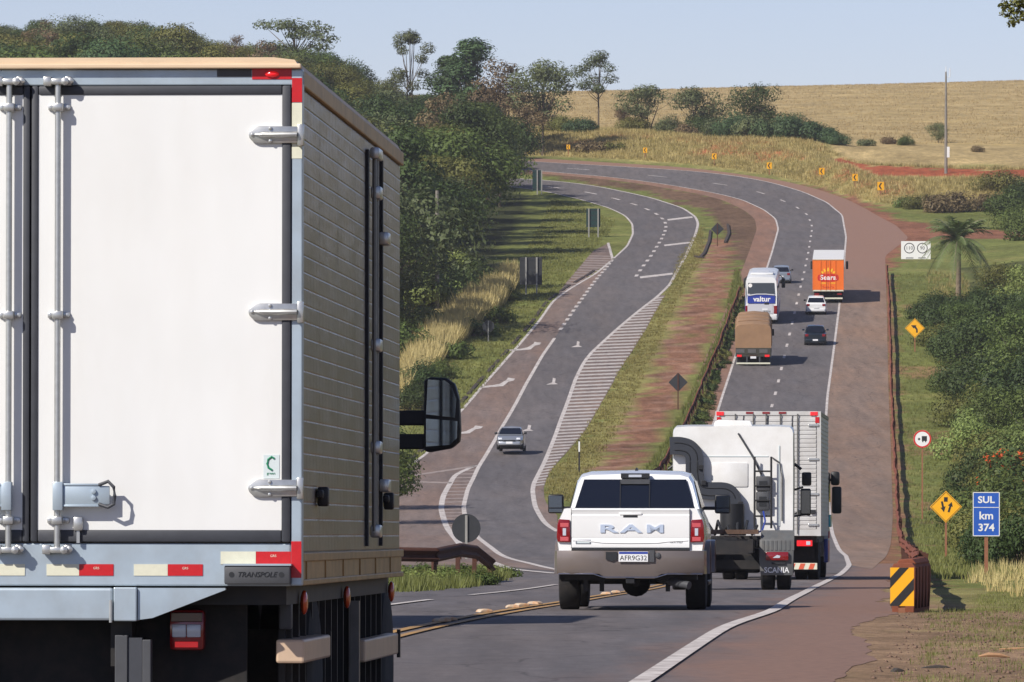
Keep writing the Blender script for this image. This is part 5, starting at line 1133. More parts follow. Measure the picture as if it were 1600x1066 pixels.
# chevron markers round the bend
for px, py, base, rp in ((888, 237, 246, 3.6), (1008, 242, 252, 4), (1116, 254, 262, 4.5), (1202, 265, 276, 5), (1284, 274, 289, 5.2), (1336, 288, 304, 5.4), (1376, 302, 316, 6.5)):
    x_, Y = G(px, base); S = empty('chevron_sign', M_at(px, Y + 1.5, -4), 'small yellow chevron marker on the grass edge of the bend', 'sign', 'chevron markers round the far bend'); r = rp * Y / F; c = max(1.1, zoff(px, py, Y + 1.5))
    pn = MB().box(-r * .8, r * .8, -.03, 0, c - r, c + r).build('panel', 'sign_yellow', S)
    MB().prism([(.35 * r, c + .8 * r), (.0, c + .8 * r), (-.5 * r, c), (0, c - .8 * r), (.35 * r, c - .8 * r), (-.1 * r, c)], 'y', -.036, -.031).build('symbol', 'sign_black', pn); MB().box(-.05, .05, .001, .06, -.2, c).build('post', 'post_rust', S)
# hazard marker in front of the rail end
Yh = 94.5; S = empty('hazard_marker', M_at(1409.5, Yh, 4), 'yellow and black striped hazard plate at the rail end', 'sign'); z0, z1 = zoff(1409, 947, Yh), zoff(1409, 887, Yh); hw = 18.5 * Yh / F
pn = MB().box(-hw, hw, -.02, 0, z0, z1).build('panel', 'sign_yellow', S); hh = z1 - z0; W_ = 2 * hw
def clip_band(b0, b1):
    P = [(-hw, -hw * 1.1 + b0), (hw, hw * 1.1 + b0), (hw, hw * 1.1 + b1), (-hw, -hw * 1.1 + b1)]
    out = P
    for lim, sgn in ((0, 1), (hh, -1)):
        o2 = []
        for i in range(len(out)):
            a, b = out[i], out[(i + 1) % len(out)]; ia, ib = (a[1] - lim) * sgn >= 0, (b[1] - lim) * sgn >= 0
            if ia: o2.append(a)
            if ia != ib: t = (lim - a[1]) / (b[1] - a[1]); o2.append((a[0] + (b[0] - a[0]) * t, lim))
        out = o2
    return [(x, z0 + z) for x, z in out]
for b0, b1 in ((.09, .39), (.81, 1.07)):
    q = clip_band(hh * b0 * 1.0, hh * b1 * 1.0)
    if len(q) > 2: MB().prism(q, 'y', -.024, -.0205).build('stripe', 'sign_black', pn)
MB().box(-.05, .04, .001, .06, -.1, z1 - .1).build('post', 'post_rust', S)
# W-beam guard rails: each beam and each post is a piece
def wbeam_mesh(L_, m_):
    P = [(0, -.16), (.05, -.13), (.08, -.09), (.03, -.04), (.0, 0), (.03, .04), (.08, .09), (.05, .13), (0, .16)]
    mb = MB(); a = [mb.bm.verts.new((-x, 0, z)) for x, z in P]; b = [mb.bm.verts.new((-x, L_, z)) for x, z in P]; a2 = [mb.bm.verts.new((-x + .012, 0, z)) for x, z in P]; b2 = [mb.bm.verts.new((-x + .012, L_, z)) for x, z in P]
    for i in range(len(P) - 1): mb.bm.faces.new((a[i], b[i], b[i + 1], a[i + 1])); mb.bm.faces.new((a2[i + 1], b2[i + 1], b2[i], a2[i]))
    me = bpy.data.meshes.new('beam'); bmesh.ops.recalc_face_normals(mb.bm, faces=mb.bm.faces); mb.bm.to_mesh(me); mb.bm.free(); me.materials.append(MATS[m_]); return me
def post_mesh(m_, h=.86):
    mb = MB().box(.01, .11, -.04, .04, -.25, h - .1).box(-.02, .02, -.05, .05, .5, .7); me = bpy.data.meshes.new('post'); mb.bm.to_mesh(me); mb.bm.free(); me.materials.append(MATS[m_]); return me
def guard_rail(pts, label, m_, pm, step=4., sink=0., h=.62, wob=.05, end=True):
    p = resample([Vector(q) for q in pts], .5); T = length(p); n = int(T / step); root = empty('guard_rail', Matrix.Translation((p[0].x, p[0].y, gz1(p[0].x, p[0].y))), label, 'guard rail')
    bm_, pm_ = wbeam_mesh(1., m_), post_mesh(pm); q = [along(p, i * step, i * step + .01)[0] for i in range(n)] + [along(p, T - .02, T)[0]]; org = root.matrix_world.translation
    hz = [gz1(v.x, v.y) + h + R.uniform(-wob, wob) - sink for v in q]; ox = [R.uniform(-wob, wob) for v in q]
    if end: hz[0] -= .3
    for i in range(len(q)):
        o = bpy.data.objects.new('post', pm_); col.objects.link(o); o.parent = root; d = (q[min(i + 1, len(q) - 1)] - q[max(i - 1, 0)]).normalized(); o.rotation_euler = (R.uniform(-.04, .04), R.uniform(-.04, .04), math.atan2(-d.x, d.y)); o.location = Vector((q[i].x + ox[i], q[i].y, hz[i] - h)) - org
        if i < len(q) - 1:
            a = Vector((q[i].x + ox[i], q[i].y, hz[i])); b = Vector((q[i + 1].x + ox[i + 1], q[i + 1].y, hz[i + 1])); d = b - a
            o = bpy.data.objects.new('beam', bm_); col.objects.link(o); o.parent = root; o.rotation_euler = (math.atan2(d.z, math.hypot(d.x, d.y)), 0, math.atan2(-d.x, d.y)); o.scale = (1, d.length * 1.02, 1); o.location = a - org
    return root
guard_rail([(b, a) for a, b in RAILR], 'long rusty guard rail along the right shoulder up to the board', 'rust', 'rust_dark', 4., end=False)
# bent-down terminal block of the right rail
S = empty('rail_terminal', M_at(1411, 94.9, 13), 'rusty box-like terminal of the right rail behind the striped plate', 'rail terminal')
MB().prism([(-.15, -.05), (.14, -.05), (.16, .25), (.165, .6), (.12, .66), (-.13, .65), (-.17, .58), (-.165, .2)], 'y', .02, 1.25, .012).build('end_plate', 'rust', S)
MB().prism([(-.15, .6), (.12, .61), (.15, .65), (.1, .71), (-.08, .70)], 'y', .15, 1.25, .012).build('bent_beam', 'rust', S); MB().box(-.02, .06, .3, .4, -.1, .6).build('post', 'rust_dark', S)
for k in range(5): MB().box(-.172, .172, .08 + .25 * k, .1 + .25 * k, .05, .6).build('rib', 'rust_dark', S)
# median rail and the short rail at the grass island
guard_rail([Vector(G(*q)) for q in [(1010, 765), (1030, 752), (1060, 696), (1085, 646), (1101, 605), (1121, 558), (1141, 503), (1157, 462)]], 'winding rusty guard rail on the grassy median', 'rust', 'rust_dark', 4., h=.7)
isl_pts = [Vector(G(*q)) for q in [(768, 908), (745, 910), (700, 913), (640, 914), (540, 914), (440, 916)]]
guard_rail(isl_pts, 'short dark rusty guard rail on the grass island', 'rust_dark', 'rust_dark', 3.5, h=.72, wob=.06)
# delineator post on the median edge and wooden pole in the trees, tall mast
S = empty('delineator_post', M_at(905, Y_of(738)), 'thin dark delineator post on the median grass', 'post'); MB().box(-.05, .05, -.03, .03, -.1, zoff(905, 688, Y_of(738))).build('shaft', 'sign_black', S); MB().box(-.045, .045, -.036, -.031, zoff(905, 706, Y_of(738)), zoff(905, 690, Y_of(738))).build('reflector', 'sign_white', S)
Ym = 800; xm = (1478 - 800) * Ym / F; S = empty('antenna_mast', Matrix.Translation((xm, Ym, gz1(xm, Ym))), 'tall thin grey antenna mast on the dry grass bank', 'mast'); zt = zoff(1478, 104, Ym)
MB().tube([(0, 0, -.5), (0, 0, zt * .55), (0, 0, zt - .6)], [.19, .15, .09], 8).build('shaft', 'wood_pole', S); MB().tube([(0, 0, zt - .6), (0, 0, zt)], .035, 6).build('antenna', 'sign_white', S); MB().tube([(.45, 0, zt - 1.2), (.45, 0, zt - .2)], .04, 6).tube([(0, 0, zt - 1.2), (.45, 0, zt - 1.2)], .03, 6).build('side_antenna', 'sign_white', S); MB().box(.1, .4, -.2, .2, 1.8, 3.0).build('equipment_box', 'sign_white', S)
Yq = 588; S = empty('utility_pole', M_at(683, Yq), 'pale grey wooden pole standing before the wood', 'pole'); MB().tube([(0, 0, -.5), (0, 0, zoff(683, 298, Yq))], [.2, .14], 8).build('shaft', 'wood_pole', S)
# raised road blocks along the yellow line
for px, py in ((757, 959), (801, 952), (815, 949.5), (836, 946.5), (948, 930.5), (962, 928), (700, 972), (690, 974)):
    x_, Y = G(px, py); o = MB().prism([(-.1, 0), (.1, 0), (.08, .032), (.03, .045), (-.05, .042), (-.08, .03)], 'y', -.08, .08, .01).build('road_stud', 'block_paint'); o.matrix_world = Matrix.Translation((x_, Y, float(prof(Y)) + .02)) @ Matrix.Rotation(R.uniform(-.5, .5), 4, 'Z'); tag(o, 'worn cream raised block on the yellow centre line', 'road stud', 'raised blocks on the centre line')
# dark kerb along the verge of the exit lane, broken here and there
kp = [p + Vector((-.5, 0)) for p in els[3:-6]]
seg = 0; T = length(kp); s = 8
while s < T - 4:
    l = R.uniform(5, 11); q = along(kp, s, min(s + l, T)); mb = MB()
    for a, b in zip(q, q[1:]):
        za, zb_ = float(prof(a.y)), float(prof(b.y)); w_ = .16
        P = [(a.x - w_, a.y, za - .05), (a.x + w_, a.y, za - .05), (a.x + w_ * .7, a.y, za + .07), (a.x - w_ * .8, a.y, za + .09)]; Q = [(b.x - w_, b.y, zb_ - .05), (b.x + w_, b.y, zb_ - .05), (b.x + w_ * .7, b.y, zb_ + .07), (b.x - w_ * .8, b.y, zb_ + .09)]
        mb.loft([P, Q])
    o = mb.build('kerb', 'kerb_dark'); o['kind'] = 'structure'; s += l + R.uniform(.8, 5)
# low drain walls at the head of the median ditch
for l_ in ([(1110, 362), (1108, 378), (1101, 396), (1094, 404)], [(1137, 352), (1139, 366), (1133, 380)], [(1086, 402), (1098, 404)]):
    q = [Vector(G(*v)) for v in l_]; mb = MB()
    for a, b in zip(q, q[1:]):
        za, zb_ = float(prof(a.y)), float(prof(b.y)); w_ = .13
        mb.loft([[(a.x - w_, a.y, za - .1), (a.x + w_, a.y, za - .1), (a.x + w_, a.y, za + .16), (a.x - w_, a.y, za + .16)], [(b.x - w_, b.y, zb_ - .1), (b.x + w_, b.y, zb_ - .1), (b.x + w_, b.y, zb_ + .16), (b.x - w_, b.y, zb_ + .16)]])
    o = mb.build('drain_wall', 'kerb_dark'); tag(o, 'low dark drain wall at the head of the median ditch', 'drain', 'drain walls of the median ditch')
# ------------------------------------------------------------------ vegetation
leaf_mat('leaf_dark', (70, 86, 46)); leaf_mat('leaf_mid', (92, 106, 54)); leaf_mat('leaf_olive', (114, 114, 60)); leaf_mat('leaf_grey', (104, 112, 74)); leaf_mat('leaf_bright', (132, 146, 82)); leaf_mat('leaf_dry', (124, 106, 78)); leaf_mat('leaf_teal', (86, 106, 68))
leaf_mat('blossom', (222, 92, 34), .1, .05); leaf_mat('straw_grass', (198, 180, 124), .15, .1); leaf_mat('dry_grass', (158, 144, 92), .2, .1); leaf_mat('green_grass', (122, 124, 68), .2, .1); leaf_mat('crop', (182, 160, 114), .12, .05); leaf_mat('palm_leaf', (118, 134, 84), .2, .1); leaf_mat('olive_grass', (142, 134, 78), .2, .1); leaf_mat('weed', (108, 114, 60), .2, .1)
mat('bark', (96, 84, 70), .95, var=.25, scale=3, bump=.4); mat('bark_pale', (132, 120, 102), .95, var=.2, scale=3); mat('palm_bark', (128, 112, 92), .95, var=.2, scale=2)
def leaves(P, size, up=.35, seed=0, flat=.0, outward=None, fold=True):
    """one small folded leaf-spray per point of P -> verts, faces"""
    r = np.random.default_rng(seed); n = len(P)
    nrm = r.normal(size=(n, 3)) * .8; nrm[:, 2] += up * 2
    if outward is not None: nrm += outward * 2.6
    nrm /= np.linalg.norm(nrm, axis=1)[:, None]
    t = np.cross(nrm, r.normal(size=(n, 3))); t /= np.linalg.norm(t, axis=1)[:, None]; b = np.cross(nrm, t)
    s = (size * r.uniform(.55, 1.35, n))[:, None]; w_ = s * r.uniform(.32, .6, n)[:, None]
    A = P - t * s * .5; B = P + b * w_ * .5 + nrm * s * .08; C_ = P + t * s * .5; D = P - b * w_ * .5 + nrm * s * .08
    V = np.stack([A, B, C_, D], 1).reshape(-1, 3); Fq = np.arange(n * 4).reshape(n, 4)
    return V, Fq
def mesh_np(name, V, Fq, m_):
    me = bpy.data.meshes.new(name); k = Fq.shape[1]
    me.vertices.add(len(V)); me.vertices.foreach_set('co', V.astype(np.float32).ravel()); me.loops.add(Fq.size); me.loops.foreach_set('vertex_index', Fq.astype(np.int32).ravel())
    me.polygons.add(len(Fq)); me.polygons.foreach_set('loop_start', np.arange(0, Fq.size, k, dtype=np.int32)); me.update(calc_edges=True); me.validate()
    me.materials.append(MATS[m_] if isinstance(m_, str) else m_); return me
def blob_pts(blobs, n, seed):
    r = np.random.default_rng(seed); vol = np.array([b[1][0] * b[1][1] * b[1][2] for b in blobs]) ** .75; cnt = (vol / vol.sum() * n).astype(int) + 8
    P, O = [], []
    for (c, rad), k in zip(blobs, cnt):
        d = r.normal(size=(k, 3)); d /= np.linalg.norm(d, axis=1)[:, None]; q = r.uniform(.25, 1.0, k) ** .45
        lump = 1 + .16 * np.sin(d[:, 0] * 7 + c[0]) * np.sin(d[:, 1] * 6 + c[1]) + .1 * np.sin(d[:, 2] * 9)
        P.append(np.array(c) + d * (q * lump)[:, None] * np.array(rad)); O.append(d)
    return np.concatenate(P), np.concatenate(O)
def make_tree(seed, H, W_, trunk_h, nb, nl, size, m_, bark='bark', br=.24, top=.0, flat=.75, tr=.16, gap=1.0, lean=0., multi=1):
    """returns (trunk mesh, crown mesh): limbs run to leaf clumps spread over an uneven crown"""
    r = random.Random(seed); blobs = []; mb = MB()
    for i in range(nb):
        a = r.uniform(0, 2 * math.pi) ; q = math.sqrt(r.uniform(0, 1)); f = r.uniform(0, 1)
        z = trunk_h + (H - trunk_h) * (.12 + .82 * f); prof_ = math.sin(math.pi * (.18 + .72 * f)) if not top else ((1 - top * (1 - f)) if top > 0 else (1 + top * f ** 1.3))
        x, y = math.cos(a) * q * W_ / 2 * prof_ * gap, math.sin(a) * q * W_ / 2 * prof_ * gap
        rad = W_ * br * r.uniform(.6, 1.15); blobs.append(((x + lean * f, y, min(z, H - rad * flat)), (rad, rad, rad * flat)))
    blobs.append(((lean * .9, 0, H - W_ * br * .8), (W_ * br, W_ * br, W_ * br * .85)))
    for mlt in range(multi):
        ox = (mlt - (multi - 1) / 2) * W_ * .1
        mid_ = (ox * 1.6 + lean * .4 + r.uniform(-.1, .1) * W_ * .4, r.uniform(-.2, .2), trunk_h + (H - trunk_h) * .35)
        mb.tube([(ox * .4, 0, -.6), (ox * .6 + r.uniform(-.1, .1), 0, trunk_h * .5), (ox + lean * .25, 0, trunk_h), mid_, (ox * 1.8 + lean * .8, 0, H * .86)], [tr * H / 9, tr * .8 * H / 9, tr * .65 * H / 9, tr * .45 * H / 9, .02], 7)
    for c, rad in blobs:
        z0 = trunk_h * r.uniform(.75, 1.05) + (c[2] - trunk_h) * .25; b0 = Vector((lean * .3, 0, z0)); e = Vector(c); m2 = b0.lerp(e, .55) + Vector((r.uniform(-.2, .2), r.uniform(-.2, .2), -.05 * H * r.uniform(0, .8)))
        mb.tube([b0, m2, e], [tr * .42 * H / 9, tr * .25 * H / 9, .015], 5, cap=False)
    P, O = blob_pts(blobs, nl, seed); V, Fq = leaves(P, size, seed=seed, outward=O)
    bm_ = bpy.data.meshes.new('trunk'); bmesh.ops.recalc_face_normals(mb.bm, faces=mb.bm.faces); mb.bm.to_mesh(bm_); mb.bm.free(); bm_.materials.append(MATS[bark])
    return bm_, mesh_np('crown', V, Fq, m_)
def make_bush(seed, H, W_, nb, nl, size, m_):
    r = random.Random(seed); blobs = []
    for i in range(nb):
        a = r.uniform(0, 2 * math.pi); q = math.sqrt(r.uniform(0, 1)); rad = W_ * .22 * r.uniform(.7, 1.3); h = (H - rad) * (1 - .65 * q * q) * r.uniform(.35, 1)
        blobs.append(((math.cos(a) * q * W_ * .42, math.sin(a) * q * W_ * .42, max(rad * .5, h)), (rad, rad, rad * .85)))
    mb = MB()
    for c, rad in blobs: mb.tube([(c[0] * .15, c[1] * .15, -.3), (c[0] * .5, c[1] * .5, c[2] * .5), c], [.05, .04, .012], 5, cap=False)
    P, O = blob_pts(blobs, nl, seed); P[:, 2] = np.abs(P[:, 2]); V, Fq = leaves(P, size, seed=seed, outward=O)
    bm_ = bpy.data.meshes.new('stem'); mb.bm.to_mesh(bm_); mb.bm.free(); bm_.materials.append(MATS['bark'])
    return bm_, mesh_np('foliage', V, Fq, m_)
PROTO = {
 'broad1': make_tree(1, 9, 9, 2.6, 26, 8000, .33, 'leaf_dark'), 'broad2': make_tree(2, 8.5, 10, 2.2, 28, 8000, .33, 'leaf_mid'), 'broad3': make_tree(13, 10, 8.5, 3, 24, 7500, .33, 'leaf_olive'),
 'tall1': make_tree(3, 12, 7, 3.2, 24, 7200, .33, 'leaf_dark'), 'tall2': make_tree(4, 11, 7.5, 3.5, 22, 6500, .33, 'leaf_olive'), 'round1': make_tree(5, 6.5, 6.5, 1.4, 24, 5600, .3, 'leaf_mid'), 'round2': make_tree(15, 6, 7, 1.0, 22, 5000, .3, 'leaf_grey'),
 'umbrella': make_tree(6, 9, 10, 4.5, 16, 2300, .36, 'leaf_grey', br=.15, top=.3, flat=.4, tr=.2), 'slender': make_tree(7, 11, 6.6, 4.6, 15, 4600, .25, 'leaf_grey', br=.19, flat=.7, tr=.11, gap=1.0), 'slender2': make_tree(27, 14, 7, 4.5, 17, 5400, .27, 'leaf_grey', br=.18, flat=.75, tr=.1, gap=1.1, multi=2),
 'column': make_tree(8, 13, 5.4, .6, 40, 11000, .3, 'leaf_teal', br=.2, top=-.85, flat=1.2), 'brown': make_tree(9, 9, 6, 2, 22, 3600, .28, 'leaf_dry', br=.2, tr=.13), 'multi': make_tree(10, 6.2, 7.5, 1.8, 22, 4200, .28, 'leaf_olive', br=.18, tr=.14, multi=3),
 'bush1': make_bush(20, 3.6, 5, 18, 6500, .21, 'leaf_dark'), 'bush2': make_bush(21, 3, 4.6, 17, 6000, .21, 'leaf_mid'), 'bush3': make_bush(22, 2.6, 5.2, 18, 5600, .21, 'leaf_olive'), 'bush4': make_bush(24, 3.2, 5, 16, 4200, .29, 'leaf_bright'), 'shrub1': make_bush(23, 1.5, 2.4, 9, 1000, .24, 'leaf_mid'), 'shrub2': make_bush(25, 1.2, 2.2, 8, 900, .22, 'leaf_grey'), 'dry_bush': make_bush(26, 2.2, 3.8, 12, 1500, .26, 'leaf_dry'),
}
def plant(kind, x, Y, s, label, cat, group, m_=None, rz=None, name=None, sz=None, dz=0.):
    tm, cm = PROTO[kind]; bush = cm.name.startswith('foliage')
    root = empty(name or ('shrub' if bush else 'tree'), Matrix.Translation((x, Y, gz1(x, Y) + dz)) @ Matrix.Rotation(R.uniform(0, 6.28) if rz is None else rz, 4, 'Z') @ Matrix.Diagonal((s, s, (sz or s), 1)), label, cat, group)
    for n_, me_ in (('stem' if bush else 'trunk', tm), ('foliage' if bush else 'crown', cm)):
        o = bpy.data.objects.new(n_, me_); col.objects.link(o); o.parent = root
        if m_ and me_ is cm: o.material_slots[0].link = 'OBJECT'; o.material_slots[0].material = MATS[m_]
    return root
ZM = {k: max(v.co.z for v in q[1].vertices) for k, q in PROTO.items()}
def forest_label(kind, tone, first, Y):
    base = {'broad1': ('dark green', 'broad'), 'broad2': ('mid green', 'spreading'), 'broad3': ('olive', 'rounded'), 'tall1': ('dark green', 'tall'), 'tall2': ('olive', 'tall loose'), 'round1': ('mid green', 'small'), 'round2': ('grey-green', 'small'), 'brown': ('brownish', 'half bare')}[kind]
    where = ('standing over the strip of straw grass' if Y < 640 else 'shading the mown verge inside the bend' if Y < 790 else 'at the corner where the road vanishes') if first else ('deep in the wood behind the straw grass' if Y < 640 else 'deep in the wood beside the bend' if Y < 790 else 'on the crest of the wooded hill')
    return f'{base[1]} {tone or base[0]} tree {where}'
FOREST = {'broad1': 'dark green broad tree in the dense wood left of the road', 'broad2': 'mid green spreading tree in the dense wood left of the road', 'broad3': 'olive green rounded tree in the dense wood left of the road', 'tall1': 'tall dark green tree in the dense wood left of the road', 'tall2': 'tall olive tree in the dense wood left of the road', 'round1': 'small mid green tree at the edge of the dense wood', 'round2': 'small grey-green tree at the edge of the dense wood', 'brown': 'half bare brownish tree in the dense wood'}
Yv = 548.
while Yv < 960:
    xe = float(np.interp(Yv, [a for a, b in FE], [b for a, b in FE])) - 1.5; x = xe + R.uniform(-5.5, -3.5) + (1.0 if 745 < Yv < 800 else 0)
    first = True
    while x > -.0765 * Yv - 8:
        px = 800 + x * F / Yv; y_ = Yv + R.uniform(-4, 4); kind = R.choice(['broad1', 'broad2', 'broad3', 'tall1', 'tall2', 'broad1', 'broad2', 'round1', 'brown'] if not first else ['broad1', 'broad2', 'tall1', 'broad1', 'tall1']); s = R.uniform(.95, 1.5)
        if Yv > 800 and x > -14: s *= .75
        zm = ZM[kind]; lim = float(np.interp(px, [0, 100, 200, 300, 400, 455, 520, 560, 600, 640, 690, 760, 830, 870], [22, 14, 18, 34, 50, 52, 72, 95, 122, 132, 118, 128, 165, 220]))
        smax = ((HY - lim) * y_ / F - gz1(x, y_)) / zm * .97; s = min(s, smax * R.uniform(.72, 1.0))
        if s < .38: x -= 4; continue
        H = zm * s; topy = HY - (gz1(x, y_) + H) * F / y_
        edge = 96 if px + 75 < 465 else (96 + (px + 75 - 465) * .95 if px + 75 < 630 else 2000)
        if topy < edge or px > 260:
            m_ = R.choice([None, None, 'leaf_dark', 'leaf_mid', 'leaf_olive', 'leaf_grey', 'leaf_teal']) if kind != 'brown' else None
            tone = {None: None, 'leaf_dark': 'dark green', 'leaf_mid': 'mid green', 'leaf_olive': 'olive', 'leaf_grey': 'grey-green', 'leaf_teal': 'bluish green'}[m_]
            plant(kind, x, y_, s, forest_label(kind, tone, first, Yv), 'tree', 'trees of the wood left of the road', m_, sz=s * R.uniform(.88, 1.02))
        x -= R.uniform(5.5, 9.0); first = False
    Yv += R.uniform(11, 16)
def tree_px(kind, px, top, Y, label, m_=None, rz=0., s=None, base=None, group=None, wide=1.0):
    """a tree standing at photo column px, reaching up to photo row top"""
    x = (px - 800) * Y / F; H0 = max(v.co.z for v in PROTO[kind][1].vertices); s = zoff(px, top, Y) / H0
    return plant(kind, x, Y, s * wide, label, 'tree', group, m_, rz, sz=s)
tree_px('slender2', 640, 44, 862, 'tall slender two-stemmed tree with loose tufts above the wood', rz=.6)
tree_px('column', 735, 57, 850, 'tall vine-covered conical tree mass above the wood', rz=1.0, wide=1.75); tree_px('column', 703, 84, 853, 'vine-smothered rounded tree beside the conical one', 'leaf_teal', 2., wide=2.0)
tree_px('brown', 778, 88, 848, 'brown half-bare tree between vine mass and leafy tree', rz=.4, wide=1.2); tree_px('tall2', 848, 90, 846, 'grey-green leafy tree at the end of the wood on skyline', 'leaf_grey', 1.1, wide=.95); tree_px('brown', 822, 140, 846, 'thin brownish tree leaning on the skyline leafy tree', rz=2.)
tree_px('umbrella', 462, 26, 880, 'flat-topped open tree over the roof corner of the truck', rz=.2, wide=1.0); tree_px('slender', 935, 77, 872, 'slender lone tree with bare trunk before the field', rz=1.2, wide=1.15)
tree_px('multi', 1012, 130, 868, 'dark multi-stemmed tree on the field bank', 'leaf_grey', .3, wide=1.15); tree_px('round2', 1085, 132, 864, 'grey-green rounded tree on the field bank', 'leaf_grey', 1., wide=1.05); tree_px('round1', 1184, 127, 886, 'round dense dark tree standing against the field', 'leaf_dark', 2., wide=.95); tree_px('multi', 972, 168, 880, 'low scrubby tree beside the slender lone tree', 'leaf_dry', 2.2)
for px, Yp, k, s, m_ in ((1120, 852, 'bush2', 1.0, 'leaf_grey'), (1150, 850, 'bush1', 1.1, 'leaf_teal'), (1215, 846, 'bush4', 1.2, 'leaf_teal'), (1250, 842, 'bush4', 1.15, 'leaf_teal'), (1282, 840, 'bush4', .9, 'leaf_teal'), (1185, 848, 'bush4', 1.1, 'leaf_grey'), (1305, 838, 'bush3', .7, 'leaf_teal'), (1095, 862, 'bush1', .9, 'leaf_dark'), (1165, 858, 'bush1', .9, 'leaf_dark'), (1240, 876, 'bush2', 1.2, 'leaf_grey'), (990, 868, 'bush3', .9, None), (925, 846, 'shrub2', 1.6, 'leaf_dry'), (960, 846, 'shrub2', 1.2, 'leaf_olive'), (1045, 862, 'bush2', .9, 'leaf_grey'), (1075, 860, 'dry_bush', .9, None), (880, 868, 'bush3', 1.0, None), (905, 864, 'bush4', .8, 'leaf_teal')):
    plant(k, (px - 800) * Yp / F, Yp, s, {None: 'olive', 'leaf_grey': 'grey-green', 'leaf_teal': 'bluish green', 'leaf_dry': 'dry brown', 'leaf_dark': 'dark green', 'leaf_olive': 'pale olive'}[m_ if k != 'dry_bush' else 'leaf_dry'] + {'bush1': ' domed', 'bush2': ' rounded', 'bush3': ' low wide', 'bush4': ' large-leaved', 'shrub2': ' small', 'dry_bush': ' twiggy'}[k] + ' bush on the bank below the field', 'shrub', 'bushes on the far bank', m_)
for px, Yp, k, s in ((1388, 852, 'dry_bush', .6), (1467, 870, 'round2', .42), (1352, 846, 'shrub2', 1.), (1415, 848, 'bush2', .5), (1528, 836, 'dry_bush', .5)): plant(k, (px - 800) * Yp / F, Yp, s, 'small shrub on the red earth strip beside the field', 'shrub', 'shrubs on the red earth strip')
for px, Yp, k, s, m_ in ((1440, 772, 'bush3', .8, None), (1475, 766, 'dry_bush', 1.3, None), (1505, 768, 'dry_bush', 1.4, None), (1540, 770, 'dry_bush', 1.2, None), (1575, 760, 'bush2', 1.2, None), (1600, 770, 'bush2', 1.4, 'leaf_dark'), (1560, 785, 'bush3', 1.1, None), (1420, 775, 'shrub1', 1.2, None), (1598, 730, 'bush3', 1.2, 'leaf_mid'), (1620, 700, 'bush2', 1.3, None)):
    plant(k, (px - 800) * Yp / F, Yp, s, {'bush3': 'olive low bush', 'dry_bush': 'dry brown brushwood', 'bush2': 'green rounded bush', 'shrub1': 'small green shrub'}[k] + ' at the foot of the grassy bank behind the palm', 'shrub', 'brush behind the palm', m_)
# right-hand thicket
TH = [(1562, 588, 'round1', .55), (1602, 565, 'round1', .72), (1585, 508, 'round1', .78), (1548, 446, 'round1', .55), (1604, 425, 'round1', .7), (1500, 548, 'round1', .5), (1470, 580, 'bush1', .7), (1522, 580, 'bush1', .8), (1560, 596, 'bush2', .8), (1590, 592, 'bush1', 1.0), (1612, 575, 'bush1', 1.2), (1455, 575, 'bush2', .8), (1490, 560, 'bush1', 1.0), (1530, 560, 'bush2', 1.2), (1572, 556, 'bush1', 1.3), (1608, 545, 'round1', .62), (1470, 545, 'bush3', .85), (1505, 530, 'bush1', 1.1), (1545, 525, 'bush1', 1.3), (1590, 520, 'bush2', 1.4), (1500, 500, 'bush2', 1.0), (1535, 492, 'bush1', 1.2), (1575, 488, 'bush2', 1.3), (1610, 480, 'bush1', 1.5), (1520, 465, 'bush1', 1.0), (1560, 455, 'bush2', 1.2), (1600, 448, 'bush1', 1.3), (1530, 430, 'bush1', .95), (1570, 420, 'bush3', 1.1), (1605, 405, 'bush1', 1.2), (1535, 395, 'bush2', .9), (1575, 380, 'bush2', 1.1), (1612, 370, 'bush1', 1.2), (1545, 345, 'bush1', .95), (1585, 335, 'bush1', 1.1), (1618, 320, 'bush2', 1.1), (1550, 300, 'bush1', .75), (1590, 290, 'bush2', .95), (1625, 280, 'bush1', .95), (1575, 255, 'bush1', .7), (1610, 245, 'bush2', .8), (1560, 232, 'bush3', .55), (1600, 222, 'bush1', .65)]
for px, Yp, k, s in TH:
    mt = R.choice([None, 'leaf_dark', 'leaf_mid', 'leaf_olive', 'leaf_dark', None, 'leaf_bright'] if Yp > 300 else [None, 'leaf_mid', 'leaf_olive', 'leaf_grey', 'leaf_dark']); tone = {None: {'bush1': 'dark green', 'bush2': 'mid green', 'bush3': 'olive', 'round1': 'mid green'}[k], 'leaf_bright': 'light green', 'leaf_dark': 'dark green', 'leaf_mid': 'mid green', 'leaf_olive': 'olive', 'leaf_grey': 'grey-green'}[mt]
    where = 'around the foot of the palm' if Yp > 570 else 'behind the yellow curve sign' if Yp > 470 else 'beyond the orange blossoms' if Yp > 385 else 'behind the kilometre sign' if Yp > 240 else 'beside the straw clumps'
    lab = f'{tone} bush in the thicket {where}' if k.startswith('bush') else f'small {tone} round tree rising from the thicket {where}'
    plant(k, (px - 800) * Yp / F, Yp, s, lab, 'shrub' if k.startswith('bush') else 'tree', 'thicket right of the guard rail', mt)
fb = plant('bush2', (1598 - 800) * 375 / F, 372, 1.25, 'bush with bright orange blossom clusters in the right thicket', 'shrub', None, 'leaf_olive')
V_, F_ = leaves(np.concatenate([np.array(c) + rng.normal(size=(26, 3)) * .16 for c in ((-1.2, -1.6, 2.3), (-1.7, -1.4, 2.0), (-.9, -1.9, 1.7), (-1.5, -1.7, 1.35), (-.4, -1.9, 2.2), (-.6, -2.0, 1.2), (-1.9, -1.2, 1.1))]), .2, seed=5)
o = link('blossom', mesh_np('blossom', V_, F_, 'blossom'), None, fb); fb.rotation_euler[2] = 0
